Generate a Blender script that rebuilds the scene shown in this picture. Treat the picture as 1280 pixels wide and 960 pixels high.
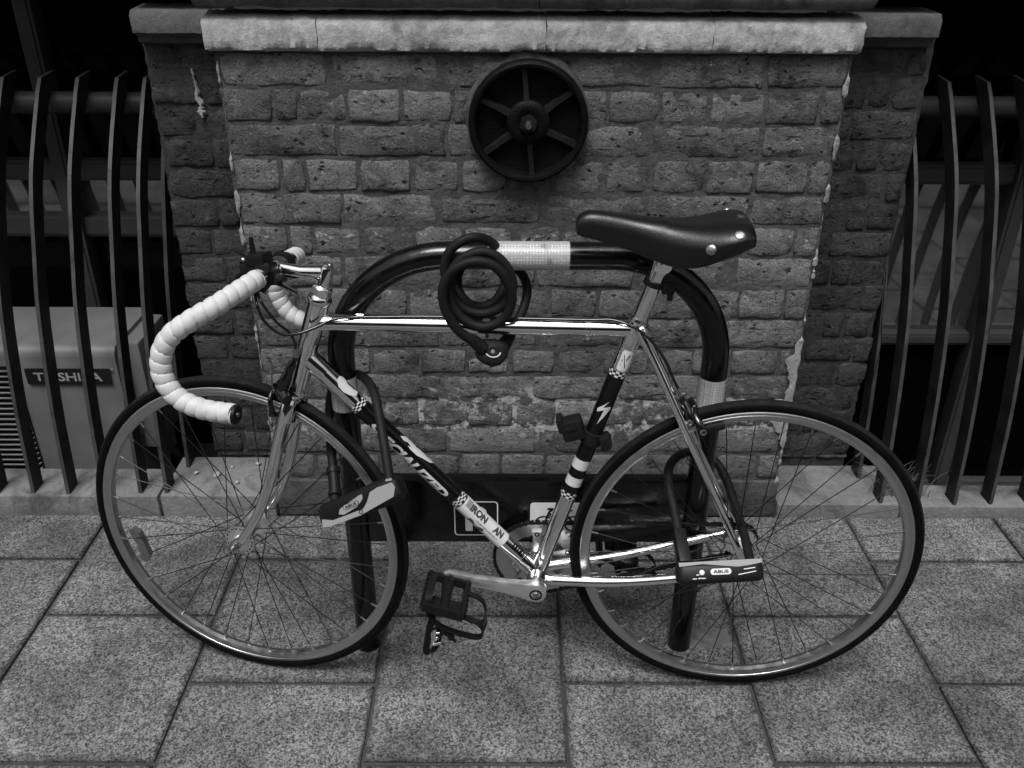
import bpy, bmesh, math, random
from math import sin, cos, pi, radians, sqrt, atan2, hypot
from mathutils import Vector, Matrix, noise

# ------------------------------------------------------------------ scene, camera, light
for o in list(bpy.data.objects): bpy.data.objects.remove(o, do_unlink=True)
SC = bpy.context.scene
COL = SC.collection
random.seed(7)

CAM_H, PITCH, ROLL, YAW, FPX = 1.431, radians(28.3), radians(0.35), radians(0.3), 1102.0
_f = Vector((sin(YAW)*cos(PITCH), cos(YAW)*cos(PITCH), -sin(PITCH)))
_r = Vector((cos(YAW), -sin(YAW), 0.0)); _u = _r.cross(_f)
CR = _r*cos(ROLL) + _u*sin(ROLL); CU = -_r*sin(ROLL) + _u*cos(ROLL)
cd = bpy.data.cameras.new('camera'); cam = bpy.data.objects.new('camera', cd); COL.objects.link(cam)
cam.matrix_world = Matrix(((CR.x, CU.x, -_f.x, 0), (CR.y, CU.y, -_f.y, 0), (CR.z, CU.z, -_f.z, CAM_H), (0, 0, 0, 1)))
cd.sensor_width = 36.0; cd.lens = 36.0*FPX/1280.0; cd.clip_start = 0.02; cd.clip_end = 500.0
SC.camera = cam

SUN_EL, SUN_AZ = radians(66), radians(196)          # azimuth clockwise from +Y: behind the camera, a little to its left
W = bpy.data.worlds.new('World'); SC.world = W; W.use_nodes = True
wn = W.node_tree.nodes; wl = W.node_tree.links
bg = wn['Background']
sky = wn.new('ShaderNodeTexSky'); sky.sky_type = 'NISHITA'; sky.sun_disc = False
sky.sun_elevation = SUN_EL; sky.sun_rotation = SUN_AZ
sky.air_density = 1.0; sky.dust_density = 4.0; sky.ozone_density = 1.0
bw = wn.new('ShaderNodeRGBToBW')                     # black-and-white photograph: colourless daylight
wl.new(sky.outputs[0], bw.inputs[0]); wl.new(bw.outputs[0], bg.inputs[0]); bg.inputs[1].default_value = 0.085
sd = bpy.data.lights.new('sun', 'SUN'); sd.energy = 1.4; sd.angle = radians(24); sd.color = (1, 1, 1)
sun = bpy.data.objects.new('sun', sd); COL.objects.link(sun)
sv = Vector((sin(SUN_AZ)*cos(SUN_EL), cos(SUN_AZ)*cos(SUN_EL), sin(SUN_EL)))
sun.rotation_euler = sv.to_track_quat('Z', 'Y').to_euler(); sun.location = sv*20
vs = SC.view_settings
vs.view_transform = 'Standard'; vs.look = 'None'; vs.gamma = 1.0; vs.exposure = 1.0; vs.use_curve_mapping = False

def at_Y(x, y, Yv):      # a photo pixel (1280x960) on the upright plane Y = Yv
    d = _f + CR*((x-640)/FPX) + CU*((480-y)/FPX); t = Yv/d.y
    return Vector((0, 0, CAM_H)) + d*t

# ------------------------------------------------------------------ materials
MATS = {}
def new_mat(name):
    m = bpy.data.materials.new(name); m.use_nodes = True; MATS[name] = m
    nt = m.node_tree; p = nt.nodes['Principled BSDF']
    return m, nt.nodes, nt.links, p
def g(v): return (v, v, v, 1)
def simple(name, v, rough=0.5, metal=0.0, coat=0.0, bump=0.0, bscale=200.0, var=0.0, vscale=30.0, rvar=0.0, spec=0.5):
    m, n, l, p = new_mat(name)
    p.inputs['Base Color'].default_value = g(v); p.inputs['Roughness'].default_value = rough
    p.inputs['Specular IOR Level'].default_value = spec; p.inputs['Metallic'].default_value = metal; p.inputs['Coat Weight'].default_value = coat
    if bump or var or rvar:
        tc = n.new('ShaderNodeTexCoord'); src = tc.outputs['Object']
    if var:
        no = n.new('ShaderNodeTexNoise'); no.inputs['Scale'].default_value = vscale; no.inputs['Detail'].default_value = 6
        l.new(src, no.inputs['Vector'])
        mr = n.new('ShaderNodeMapRange'); mr.inputs[1].default_value = 0.3; mr.inputs[2].default_value = 0.7
        mr.inputs[3].default_value = v*(1-var); mr.inputs[4].default_value = v*(1+var)
        l.new(no.outputs[0], mr.inputs[0]); l.new(mr.outputs[0], p.inputs['Base Color'])
    if rvar:
        no = n.new('ShaderNodeTexNoise'); no.inputs['Scale'].default_value = vscale*1.7; no.inputs['Detail'].default_value = 5
        l.new(src, no.inputs['Vector'])
        mr = n.new('ShaderNodeMapRange'); mr.inputs[1].default_value = 0.35; mr.inputs[2].default_value = 0.7
        mr.inputs[3].default_value = max(0.02, rough-rvar); mr.inputs[4].default_value = rough+rvar
        l.new(no.outputs[0], mr.inputs[0]); l.new(mr.outputs[0], p.inputs['Roughness'])
    if bump:
        no = n.new('ShaderNodeTexNoise'); no.inputs['Scale'].default_value = bscale; no.inputs['Detail'].default_value = 5
        l.new(src, no.inputs['Vector'])
        b = n.new('ShaderNodeBump'); b.inputs['Strength'].default_value = bump; b.inputs['Distance'].default_value = 0.002
        l.new(no.outputs[0], b.inputs['Height']); l.new(b.outputs[0], p.inputs['Normal'])
    return m

simple('chrome', 0.80, 0.12, 1.0, rvar=0.03, vscale=25)
simple('steel', 0.42, 0.28, 1.0, rvar=0.08, vscale=60)
simple('polished', 0.85, 0.40, 1.0, rvar=0.06, vscale=40)
simple('alloy', 0.50, 0.34, 1.0, rvar=0.06, vscale=40)
simple('spoke_steel', 0.05, 0.35, 1.0)
simple('rubber', 0.004, 0.55, bump=0.25, bscale=400, var=0.3, spec=0.05)
simple('tread', 0.012, 0.75, bump=0.4, bscale=500, var=0.35, vscale=60, spec=0.06)
simple('black_plastic', 0.007, 0.42, bump=0.15, bscale=500, spec=0.2)
simple('black_soft', 0.0085, 0.58, bump=0.25, bscale=600, spec=0.16)
simple('black_gloss', 0.004, 0.16, coat=0.3)
simple('decal_black', 0.004, 0.16, spec=0.3)
simple('decal_white', 0.52, 0.25, coat=0.3)
simple('sticker_white', 0.56, 0.35)
simple('print_grey', 0.04, 0.4)
simple('leather', 0.006, 0.34, bump=0.2, bscale=350, rvar=0.06, vscale=20, spec=0.42)
simple('iron', 0.003, 0.55, bump=0.8, bscale=160, var=0.5, vscale=30, spec=0.12)
simple('iron_worn', 0.010, 0.5, bump=0.6, bscale=180, var=0.5, vscale=40, spec=0.2)
simple('bright_bolt', 0.35, 0.35, 1.0, bump=0.4, bscale=200)
simple('stand_paint', 0.003, 0.24, coat=0.0, bump=0.12, bscale=90, rvar=0.10, vscale=18, spec=0.42)
simple('sign_black', 0.008, 0.3, spec=0.2)
simple('sign_white', 0.62, 0.4, var=0.12, vscale=25)
simple('rail_paint', 0.018, 0.5, bump=0.5, bscale=90, var=0.45, vscale=14, spec=0.12)
simple('rail_edge', 0.04, 0.5, bump=0.5, bscale=90, var=0.4, vscale=20, spec=0.3)
simple('rail_tube', 0.035, 0.45, bump=0.3, bscale=60, var=0.3, vscale=8, spec=0.2)
simple('frame_paint', 0.045, 0.42, var=0.2, vscale=6, spec=0.3)
simple('dark_glass', 0.002, 0.05, spec=0.08)
simple('film_glass', 0.22, 0.04, 0.85, var=0.15, vscale=5)
simple('ac_case', 0.13, 0.5, bump=0.1, bscale=120, var=0.14, vscale=7)
simple('ac_fin', 0.16, 0.45, 0.3)
simple('ac_dark', 0.012, 0.6, spec=0.1)
simple('ac_plate', 0.006, 0.35)
simple('ac_letter', 0.30, 0.4)
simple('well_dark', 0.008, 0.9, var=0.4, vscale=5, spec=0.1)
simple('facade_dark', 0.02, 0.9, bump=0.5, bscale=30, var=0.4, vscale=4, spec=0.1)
simple('dry_grass', 0.10, 0.7, var=0.4)
simple('litter', 0.30, 0.7, var=0.4)
simple('lock_grey', 0.26, 0.42)
simple('reflector', 0.07, 0.18, coat=0.5)

def nodes_pos(n):
    ge = n.new('ShaderNodeNewGeometry'); return ge.outputs['Position']
def nz(n, l, src, scale, detail=4, rough=0.55, dist=0.0):
    no = n.new('ShaderNodeTexNoise'); no.inputs['Scale'].default_value = scale; no.inputs['Detail'].default_value = detail
    no.inputs['Roughness'].default_value = rough; no.inputs['Distortion'].default_value = dist
    l.new(src, no.inputs['Vector']); return no.outputs[0]
def mr(n, l, src, a, b, c, d, smooth=False):
    x = n.new('ShaderNodeMapRange'); x.clamp = True
    if smooth: x.interpolation_type = 'SMOOTHSTEP'
    for i, v in enumerate((a, b, c, d)): x.inputs[i+1].default_value = v
    l.new(src, x.inputs[0]); return x.outputs[0]
def mth(n, l, op, a, b=None, c=None):
    x = n.new('ShaderNodeMath'); x.operation = op
    for i, v in enumerate((a, b, c)):
        if v is None: continue
        if isinstance(v, (int, float)): x.inputs[i].default_value = v
        else: l.new(v, x.inputs[i])
    return x.outputs[0]
def mixv(n, l, fac, a, b):     # float mix a..b
    x = n.new('ShaderNodeMix'); x.data_type = 'FLOAT'
    for i, v in zip((0, 2, 3), (fac, a, b)):
        if isinstance(v, (int, float)): x.inputs[i].default_value = v
        else: l.new(v, x.inputs[i])
    return x.outputs[0]
def bumpn(n, l, p, h, strength, dist):
    b = n.new('ShaderNodeBump'); b.inputs['Strength'].default_value = strength; b.inputs['Distance'].default_value = dist
    l.new(h, b.inputs['Height']); l.new(b.outputs[0], p.inputs['Normal'])

def brick_mat(name, lo, hi, effl):
    m, n, l, p = new_mat(name)
    pos = nodes_pos(n)
    oi = n.new('ShaderNodeObjectInfo'); rnd = oi.outputs['Random']
    big = nz(n, l, pos, 5.0, 5, 0.6); mid = nz(n, l, pos, 45, 6, 0.65); fine = nz(n, l, pos, 260, 4, 0.6)
    wv = n.new('ShaderNodeTexNoise'); wv.inputs['Scale'].default_value = 55; wv.inputs['Detail'].default_value = 4; l.new(pos, wv.inputs['Vector'])
    vm = n.new('ShaderNodeVectorMath'); vm.operation = 'MULTIPLY_ADD'; l.new(wv.outputs['Color'], vm.inputs[0]); vm.inputs[1].default_value = (0.024, 0.024, 0.024); l.new(pos, vm.inputs[2])
    vm2 = n.new('ShaderNodeVectorMath'); vm2.operation = 'MULTIPLY'; l.new(vm.outputs[0], vm2.inputs[0]); vm2.inputs[1].default_value = (0.62, 1, 1.0)
    wpos = vm2.outputs[0]
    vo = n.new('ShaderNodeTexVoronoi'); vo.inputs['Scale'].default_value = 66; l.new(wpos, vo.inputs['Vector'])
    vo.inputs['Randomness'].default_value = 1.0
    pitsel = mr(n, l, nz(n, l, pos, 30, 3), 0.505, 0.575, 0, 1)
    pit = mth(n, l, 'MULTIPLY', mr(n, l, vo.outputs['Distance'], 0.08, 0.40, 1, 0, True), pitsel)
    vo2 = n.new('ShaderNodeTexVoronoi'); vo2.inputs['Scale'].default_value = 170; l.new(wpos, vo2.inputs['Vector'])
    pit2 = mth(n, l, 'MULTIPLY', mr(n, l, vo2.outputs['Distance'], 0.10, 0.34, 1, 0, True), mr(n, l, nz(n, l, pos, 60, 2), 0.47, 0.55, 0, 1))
    tone = mth(n, l, 'MULTIPLY_ADD', mr(n, l, big, 0.3, 0.7, 0, 1), 0.45, mth(n, l, 'MULTIPLY', rnd, 0.45))
    tone = mth(n, l, 'ADD', tone, mr(n, l, mid, 0.35, 0.7, -0.08, 0.24))
    col = mixv(n, l, tone, lo, hi)
    col = mth(n, l, 'MULTIPLY', col, mr(n, l, fine, 0.3, 0.7, 0.72, 1.28))
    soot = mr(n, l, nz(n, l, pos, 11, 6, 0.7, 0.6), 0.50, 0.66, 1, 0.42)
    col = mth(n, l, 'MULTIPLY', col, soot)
    col = mixv(n, l, mth(n, l, 'MAXIMUM', pit, mth(n, l, 'MULTIPLY', pit2, 0.8)), col, lo*0.22)  # pits painted darker: shade inside the holes put into the colour
    sep = n.new('ShaderNodeSeparateXYZ'); l.new(pos, sep.inputs[0]); z = sep.outputs[2]
    if effl:
        # lime bloom on the spalled course and thin salt lines higher up
        band = mth(n, l, 'MULTIPLY', mr(n, l, z, 0.20, 0.29, 0, 1, True), mr(n, l, z, 0.34, 0.40, 1, 0, True))
        patch = mr(n, l, nz(n, l, pos, 34, 9, 0.78, 0.15), 0.525, 0.59, 0, 1)
        lime = mth(n, l, 'MULTIPLY', band, patch)
        saltz = mth(n, l, 'ADD', z, mth(n, l, 'MULTIPLY', nz(n, l, pos, 14, 3), 0.05))
        salt = mth(n, l, 'MULTIPLY', mr(n, l, mth(n, l, 'ABSOLUTE', mth(n, l, 'SUBTRACT', saltz, 0.80)), 0.002, 0.006, 1, 0), mr(n, l, nz(n, l, pos, 90, 2), 0.56, 0.62, 0, 1))
        col = mixv(n, l, mth(n, l, 'MULTIPLY', mth(n, l, 'MAXIMUM', lime, salt), 0.8), col, 0.55)
        rise = mr(n, l, nz(n, l, pos, 180, 3), 0.66, 0.72, 0, 0.7)
        col = mixv(n, l, rise, col, hi*1.7)
    l.new(col, p.inputs['Base Color']); p.inputs['Roughness'].default_value = 0.92
    p.inputs['Specular IOR Level'].default_value = 0.25
    h = mth(n, l, 'ADD', mth(n, l, 'MULTIPLY', mid, 0.55), mth(n, l, 'MULTIPLY', fine, 0.35))
    h = mth(n, l, 'SUBTRACT', h, mth(n, l, 'MULTIPLY_ADD', pit, 0.9, mth(n, l, 'MULTIPLY', pit2, 0.45)))
    h = mth(n, l, 'ADD', h, mth(n, l, 'MULTIPLY', nz(n, l, pos, 17, 3), 0.7))
    crk = nz(n, l, wpos, 38, 8, 0.75, 0.4); h = mth(n, l, 'ADD', h, mth(n, l, 'MULTIPLY', mr(n, l, crk, 0.40, 0.62, 0, 1), 0.55))
    bumpn(n, l, p, h, 1.0, 0.011)
    return m
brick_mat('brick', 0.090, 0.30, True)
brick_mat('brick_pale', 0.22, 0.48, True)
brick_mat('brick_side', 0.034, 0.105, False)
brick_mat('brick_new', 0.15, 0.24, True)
def rough_mat(name, lo, hi, s1, s2, bump, bd=0.008, stain=0.0, band=False):
    m, n, l, p = new_mat(name); pos = nodes_pos(n)
    a = nz(n, l, pos, s1, 6, 0.62); b = nz(n, l, pos, s2, 5, 0.6); c = nz(n, l, pos, s2*5, 3, 0.6)
    t = mth(n, l, 'ADD', mth(n, l, 'MULTIPLY', mr(n, l, a, 0.3, 0.7, 0, 1), 0.6), mth(n, l, 'MULTIPLY', mr(n, l, b, 0.3, 0.7, 0, 1), 0.4))
    col = mixv(n, l, t, lo, hi); col = mth(n, l, 'MULTIPLY', col, mr(n, l, c, 0.3, 0.7, 0.8, 1.2))
    if stain:
        col = mth(n, l, 'MULTIPLY', col, mr(n, l, nz(n, l, pos, s1*0.8, 7, 0.7, 1.0), 0.5, 0.66, 1, 1-stain))
    if band:
        sep = n.new('ShaderNodeSeparateXYZ'); l.new(pos, sep.inputs[0]); z = sep.outputs[2]
        bd_ = mth(n, l, 'MULTIPLY', mr(n, l, z, 0.20, 0.27, 0, 1, True), mr(n, l, z, 0.35, 0.42, 1, 0, True))
        col = mixv(n, l, mth(n, l, 'MULTIPLY', bd_, mr(n, l, nz(n, l, pos, 24, 8, 0.75), 0.47, 0.54, 0, 0.8)), col, 0.50)
    l.new(col, p.inputs['Base Color']); p.inputs['Roughness'].default_value = 0.9; p.inputs['Specular IOR Level'].default_value = 0.25
    h = mth(n, l, 'ADD', mth(n, l, 'MULTIPLY', b, 0.7), mth(n, l, 'MULTIPLY', c, 0.3)); h = mth(n, l, 'ADD', h, mth(n, l, 'MULTIPLY', a, 0.6))
    bumpn(n, l, p, h, bump, bd)
    return m
rough_mat('mortar', 0.042, 0.105, 14, 90, 0.9, band=True)
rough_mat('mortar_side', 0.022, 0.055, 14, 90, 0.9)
rough_mat('lime', 0.15, 0.40, 18, 80, 0.8)
rough_mat('ledge_stone', 0.20, 0.58, 9, 70, 0.6, 0.006, 0.45)
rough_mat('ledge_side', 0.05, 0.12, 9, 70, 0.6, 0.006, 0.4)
rough_mat('moulding_stone', 0.06, 0.17, 10, 60, 0.6, 0.006, 0.5)
rough_mat('plinth_stone', 0.09, 0.23, 6, 80, 0.8, 0.006, 0.65)
rough_mat('base_stone', 0.05, 0.10, 10, 60, 0.9, 0.009, 0.5)
rough_mat('joint', 0.035, 0.07, 12, 120, 0.7)
rough_mat('asphalt', 0.06, 0.10, 3, 150, 0.5)

def slab_mat():
    m, n, l, p = new_mat('slab'); pos = nodes_pos(n)
    oi = n.new('ShaderNodeObjectInfo')
    v = n.new('ShaderNodeTexVoronoi'); v.inputs['Scale'].default_value = 330; l.new(pos, v.inputs['Vector'])
    sepc = n.new('ShaderNodeSeparateColor'); l.new(v.outputs['Color'], sepc.inputs[0])
    v2 = n.new('ShaderNodeTexVoronoi'); v2.inputs['Scale'].default_value = 210; l.new(pos, v2.inputs['Vector'])
    sep2 = n.new('ShaderNodeSeparateColor'); l.new(v2.outputs['Color'], sep2.inputs[0])
    f = nz(n, l, pos, 420, 4, 0.7)
    grain = mth(n, l, 'ADD', mth(n, l, 'MULTIPLY', sepc.outputs[0], 0.5), mth(n, l, 'MULTIPLY', sep2.outputs[1], 0.3))
    grain = mth(n, l, 'ADD', grain, mth(n, l, 'MULTIPLY', f, 0.5))
    col = mr(n, l, grain, 0.42, 0.95, 0.032, 0.24)
    col = mixv(n, l, mr(n, l, sep2.outputs[0], 0.982, 0.988, 0, 0.35), col, 0.32)
    col = mth(n, l, 'MULTIPLY', col, mr(n, l, oi.outputs['Random'], 0, 1, 0.88, 1.10))
    dirt = nz(n, l, pos, 3.6, 6, 0.62, 0.5)
    col = mth(n, l, 'MULTIPLY', col, mr(n, l, dirt, 0.40, 0.62, 1.10, 0.52))
    tc = n.new('ShaderNodeTexCoord'); sp = n.new('ShaderNodeSeparateXYZ'); l.new(tc.outputs['Generated'], sp.inputs[0])
    ex = mth(n, l, 'ABSOLUTE', mth(n, l, 'SUBTRACT', sp.outputs[0], 0.5)); ey = mth(n, l, 'ABSOLUTE', mth(n, l, 'SUBTRACT', sp.outputs[1], 0.5))
    ed = mth(n, l, 'ADD', mth(n, l, 'MAXIMUM', ex, ey), mth(n, l, 'MULTIPLY', mth(n, l, 'SUBTRACT', nz(n, l, pos, 40, 5), 0.5), 0.10))
    col = mth(n, l, 'MULTIPLY', col, mr(n, l, ed, 0.455, 0.51, 1.0, 0.5, True))
    col = mth(n, l, 'MULTIPLY', col, mr(n, l, nz(n, l, pos, 17, 5, 0.65), 0.45, 0.7, 1.04, 0.78))
    l.new(col, p.inputs['Base Color']); p.inputs['Roughness'].default_value = 0.82; p.inputs['Specular IOR Level'].default_value = 0.3
    h = mth(n, l, 'ADD', mth(n, l, 'MULTIPLY', grain, 0.5), mth(n, l, 'MULTIPLY', f, 0.5))
    bumpn(n, l, p, h, 0.55, 0.002)
slab_mat()
def band_mat():
    m, n, l, p = new_mat('reflective_band')
    tc = n.new('ShaderNodeTexCoord'); src = tc.outputs['Object']
    v = n.new('ShaderNodeTexVoronoi'); v.inputs['Scale'].default_value = 190; v.inputs['Randomness'].default_value = 0.12; l.new(src, v.inputs['Vector'])
    cell = mr(n, l, v.outputs['Distance'], 0.30, 0.42, 1, 0.55)
    wear = mr(n, l, nz(n, l, src, 22, 6, 0.7), 0.55, 0.66, 1, 0.45)
    l.new(mth(n, l, 'MULTIPLY', mth(n, l, 'MULTIPLY', cell, 0.60), wear), p.inputs['Base Color'])
    p.inputs['Roughness'].default_value = 0.35
band_mat()
def tape_mat():
    m, n, l, p = new_mat('bar_tape')
    tc = n.new('ShaderNodeTexCoord'); src = tc.outputs['Object']
    d = mr(n, l, nz(n, l, src, 28, 6, 0.7), 0.5, 0.75, 0.50, 0.36)
    l.new(d, p.inputs['Base Color']); p.inputs['Roughness'].default_value = 0.6
    bumpn(n, l, p, nz(n, l, src, 700, 3), 0.25, 0.0008)
tape_mat()

# ------------------------------------------------------------------ mesh helpers
class MB:
    def __init__(s): s.v = []; s.f = []; s.m = []; s.cur = 0
    def add(s, vs, fs):
        b = len(s.v); s.v += [tuple(x) for x in vs]
        for q in fs: s.f.append([i+b for i in q]); s.m.append(s.cur)
        return s
    def box(s, c, size, R=None):
        hx, hy, hz = size[0]/2, size[1]/2, size[2]/2
        vs = [Vector((x*hx, y*hy, z*hz)) for x in (-1, 1) for y in (-1, 1) for z in (-1, 1)]
        if R is not None: vs = [R @ q for q in vs]
        c = Vector(c)
        return s.add([q+c for q in vs], [(0,1,3,2),(4,6,7,5),(0,4,5,1),(2,3,7,6),(0,2,6,4),(1,5,7,3)])
    def bbox(s, c, size, bev, R=None):        # chamfered box
        hx, hy, hz = size[0]/2, size[1]/2, size[2]/2; bm = bmesh.new()
        bmesh.ops.create_cube(bm, size=1.0)
        for q in bm.verts: q.co = Vector((q.co.x*2*hx, q.co.y*2*hy, q.co.z*2*hz))
        bmesh.ops.bevel(bm, geom=bm.edges[:], offset=bev, segments=2, profile=0.6, affect='EDGES')
        bm.verts.index_update(); c = Vector(c)
        vs = [((R @ q.co) if R is not None else q.co.copy())+c for q in bm.verts]
        fs = [[q.index for q in fc.verts] for fc in bm.faces]; bm.free()
        return s.add(vs, fs)
    def tube(s, pts, rad, seg=12, caps=True, closed=False, flat=None, up=None):
        pts = [Vector(p) for p in pts]; N = len(pts)
        if not hasattr(rad, '__len__'): rad = [rad]*N
        tang = []
        for i in range(N):
            a = pts[(i-1) % N] if (closed or i > 0) else pts[i]
            b = pts[(i+1) % N] if (closed or i < N-1) else pts[i]
            d = b-a
            tang.append(d.normalized() if d.length > 1e-9 else Vector((0, 0, 1)))
        ref = Vector(up) if up is not None else (Vector((0, 0, 1)) if abs(tang[0].z) < 0.9 else Vector((1, 0, 0)))
        nrm = (ref - tang[0]*ref.dot(tang[0])).normalized()
        vs = []
        for i in range(N):
            if i:
                nrm = nrm - tang[i]*nrm.dot(tang[i])
                nrm = nrm.normalized() if nrm.length > 1e-8 else tang[i].orthogonal().normalized()
            bi = tang[i].cross(nrm)
            for k in range(seg):
                a = 2*pi*k/seg
                ky = flat if flat is not None else 1.0
                vs.append(pts[i] + nrm*(cos(a)*rad[i]) + bi*(sin(a)*rad[i]*ky))
        fs = []
        for i in range(N if closed else N-1):
            j = (i+1) % N
            for k in range(seg):
                k2 = (k+1) % seg
                fs.append((i*seg+k, i*seg+k2, j*seg+k2, j*seg+k))
        if caps and not closed:
            fs.append(tuple(range(seg))[::-1]); fs.append(tuple((N-1)*seg+k for k in range(seg)))
        return s.add(vs, fs)
    def cyl(s, a, b, r, seg=16): return s.tube([a, b], r, seg)
    def lathe(s, o, axis, prof, seg=32, closed=False):   # prof [(r, h)] along axis from o
        o = Vector(o); ax = Vector(axis).normalized(); e1 = ax.orthogonal().normalized(); e2 = ax.cross(e1)
        vs = []; N = len(prof)
        for r, h in prof:
            for k in range(seg):
                a = 2*pi*k/seg; vs.append(o + ax*h + (e1*cos(a)+e2*sin(a))*r)
        fs = []
        for i in range(N if closed else N-1):
            j = (i+1) % N
            for k in range(seg):
                k2 = (k+1) % seg; fs.append((i*seg+k, i*seg+k2, j*seg+k2, j*seg+k))
        if not closed:
            if prof[0][0] > 1e-6: fs.append(tuple(range(seg))[::-1])
            if prof[-1][0] > 1e-6: fs.append(tuple((N-1)*seg+k for k in range(seg)))
        return s.add(vs, fs)
    def prism(s, poly, o, ex, ey, depth):     # polygon in plane o+x*ex+y*ey extruded along ex x ey by depth
        o = Vector(o); ex = Vector(ex); ey = Vector(ey); nn = ex.cross(ey).normalized(); N = len(poly)
        vs = [o+ex*x+ey*y for x, y in poly] + [o+ex*x+ey*y+nn*depth for x, y in poly]
        fs = [tuple(range(N))[::-1], tuple(range(N, 2*N))] + [(i, (i+1) % N, N+(i+1) % N, N+i) for i in range(N)]
        return s.add(vs, fs)
    def build(s, name, mat, parent=None, smooth=True, angle=40, loc=None):
        me = bpy.data.meshes.new(name)
        me.from_pydata([tuple(q) for q in s.v], [], s.f)
        for mm in (mat if isinstance(mat, (list, tuple)) else [mat]): me.materials.append(MATS[mm])
        for i, q in enumerate(me.polygons): q.material_index = s.m[i]
        bm = bmesh.new(); bm.from_mesh(me); bmesh.ops.recalc_face_normals(bm, faces=bm.faces)
        if smooth:
            for fc in bm.faces: fc.smooth = True
            ca = radians(angle)
            for ed in bm.edges:
                ed.smooth = not (len(ed.link_faces) == 2 and ed.calc_face_angle(0) > ca)
        bm.to_mesh(me); bm.free()
        return link(name, me, parent, loc)
def link(name, me, parent=None, loc=None):
    o = bpy.data.objects.new(name, me); COL.objects.link(o)
    if loc is not None: o.location = loc
    if parent is not None: o.parent = parent
    return o
def empty(name, loc=(0, 0, 0), parent=None, M=None):
    o = bpy.data.objects.new(name, None); COL.objects.link(o); o.empty_display_size = 0.05
    if M is not None: o.matrix_world = M
    else: o.location = loc
    if parent is not None: o.parent = parent
    return o
def tag(o, label=None, cat=None, group=None, kind=None):
    if label: o['label'] = label
    if cat: o['category'] = cat
    if group: o['group'] = group
    if kind: o['kind'] = kind
    return o
def catmull(P, n=8, closed=False):
    P = [Vector(p) for p in P]; out = []; N = len(P)
    for i in range(N if closed else N-1):
        p0 = P[(i-1) % N] if (closed or i) else P[0]*2-P[1]
        p1 = P[i]; p2 = P[(i+1) % N]
        p3 = P[(i+2) % N] if (closed or i < N-2) else P[-1]*2-P[-2]
        for k in range(n):
            t = k/n
            out.append(0.5*((2*p1)+(p2-p0)*t+(2*p0-5*p1+4*p2-p3)*t*t+(3*p1-p0-3*p2+p3)*t**3))
    if not closed: out.append(P[-1])
    return out
def text_mesh(body, width, height, offset=0.0, shear=0.0, cuts=0):
    """flat letters as (verts2d, faces), centred on 0, fitted to width x height"""
    cu = bpy.data.curves.new('lettering', 'FONT'); cu.body = body; cu.offset = offset; cu.shear = shear; cu.resolution_u = 3
    ob = bpy.data.objects.new('lettering', cu); COL.objects.link(ob)
    dg = bpy.context.evaluated_depsgraph_get()
    me = bpy.data.meshes.new_from_object(ob.evaluated_get(dg))
    bpy.data.objects.remove(ob, do_unlink=True)
    bm = bmesh.new(); bm.from_mesh(me); bpy.data.meshes.remove(me)
    xs = [q.co.x for q in bm.verts]; ys = [q.co.y for q in bm.verts]
    x0, x1, y0, y1 = min(xs), max(xs), min(ys), max(ys)
    for q in bm.verts:
        q.co.x = ((q.co.x-x0)/(x1-x0)-0.5)*width; q.co.y = ((q.co.y-y0)/(y1-y0)-0.5)*height; q.co.z = 0
    for k in range(1, cuts):
        bmesh.ops.bisect_plane(bm, geom=bm.verts[:]+bm.edges[:]+bm.faces[:], plane_co=(0, (k/cuts-0.5)*height, 0), plane_no=(0, 1, 0))
    bm.verts.index_update()
    vs = [(q.co.x, q.co.y) for q in bm.verts]; fs = [[q.index for q in fc.verts] for fc in bm.faces]; bm.free()
    return vs, fs
def flat_text(mb, body, width, height, o, ex, ey, off, **kw):
    vs, fs = text_mesh(body, width, height, **kw); o = Vector(o); ex = Vector(ex); ey = Vector(ey); nn = ex.cross(ey).normalized()
    mb.add([o+ex*x+ey*y+nn*off for x, y in vs], fs)
def rrect(w, h, r, n=5, cx=0, cy=0):
    out = []
    for (sx, sy, a0) in ((1, 1, 0), (-1, 1, 90), (-1, -1, 180), (1, -1, 270)):
        for k in range(n+1):
            a = radians(a0+90*k/n); out.append((cx+sx*(w/2-r)+r*cos(a), cy+sy*(h/2-r)+r*sin(a)))
    return out
def nse(x, y=0.0, z=0.0): return noise.noise(Vector((x, y, z)))

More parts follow.
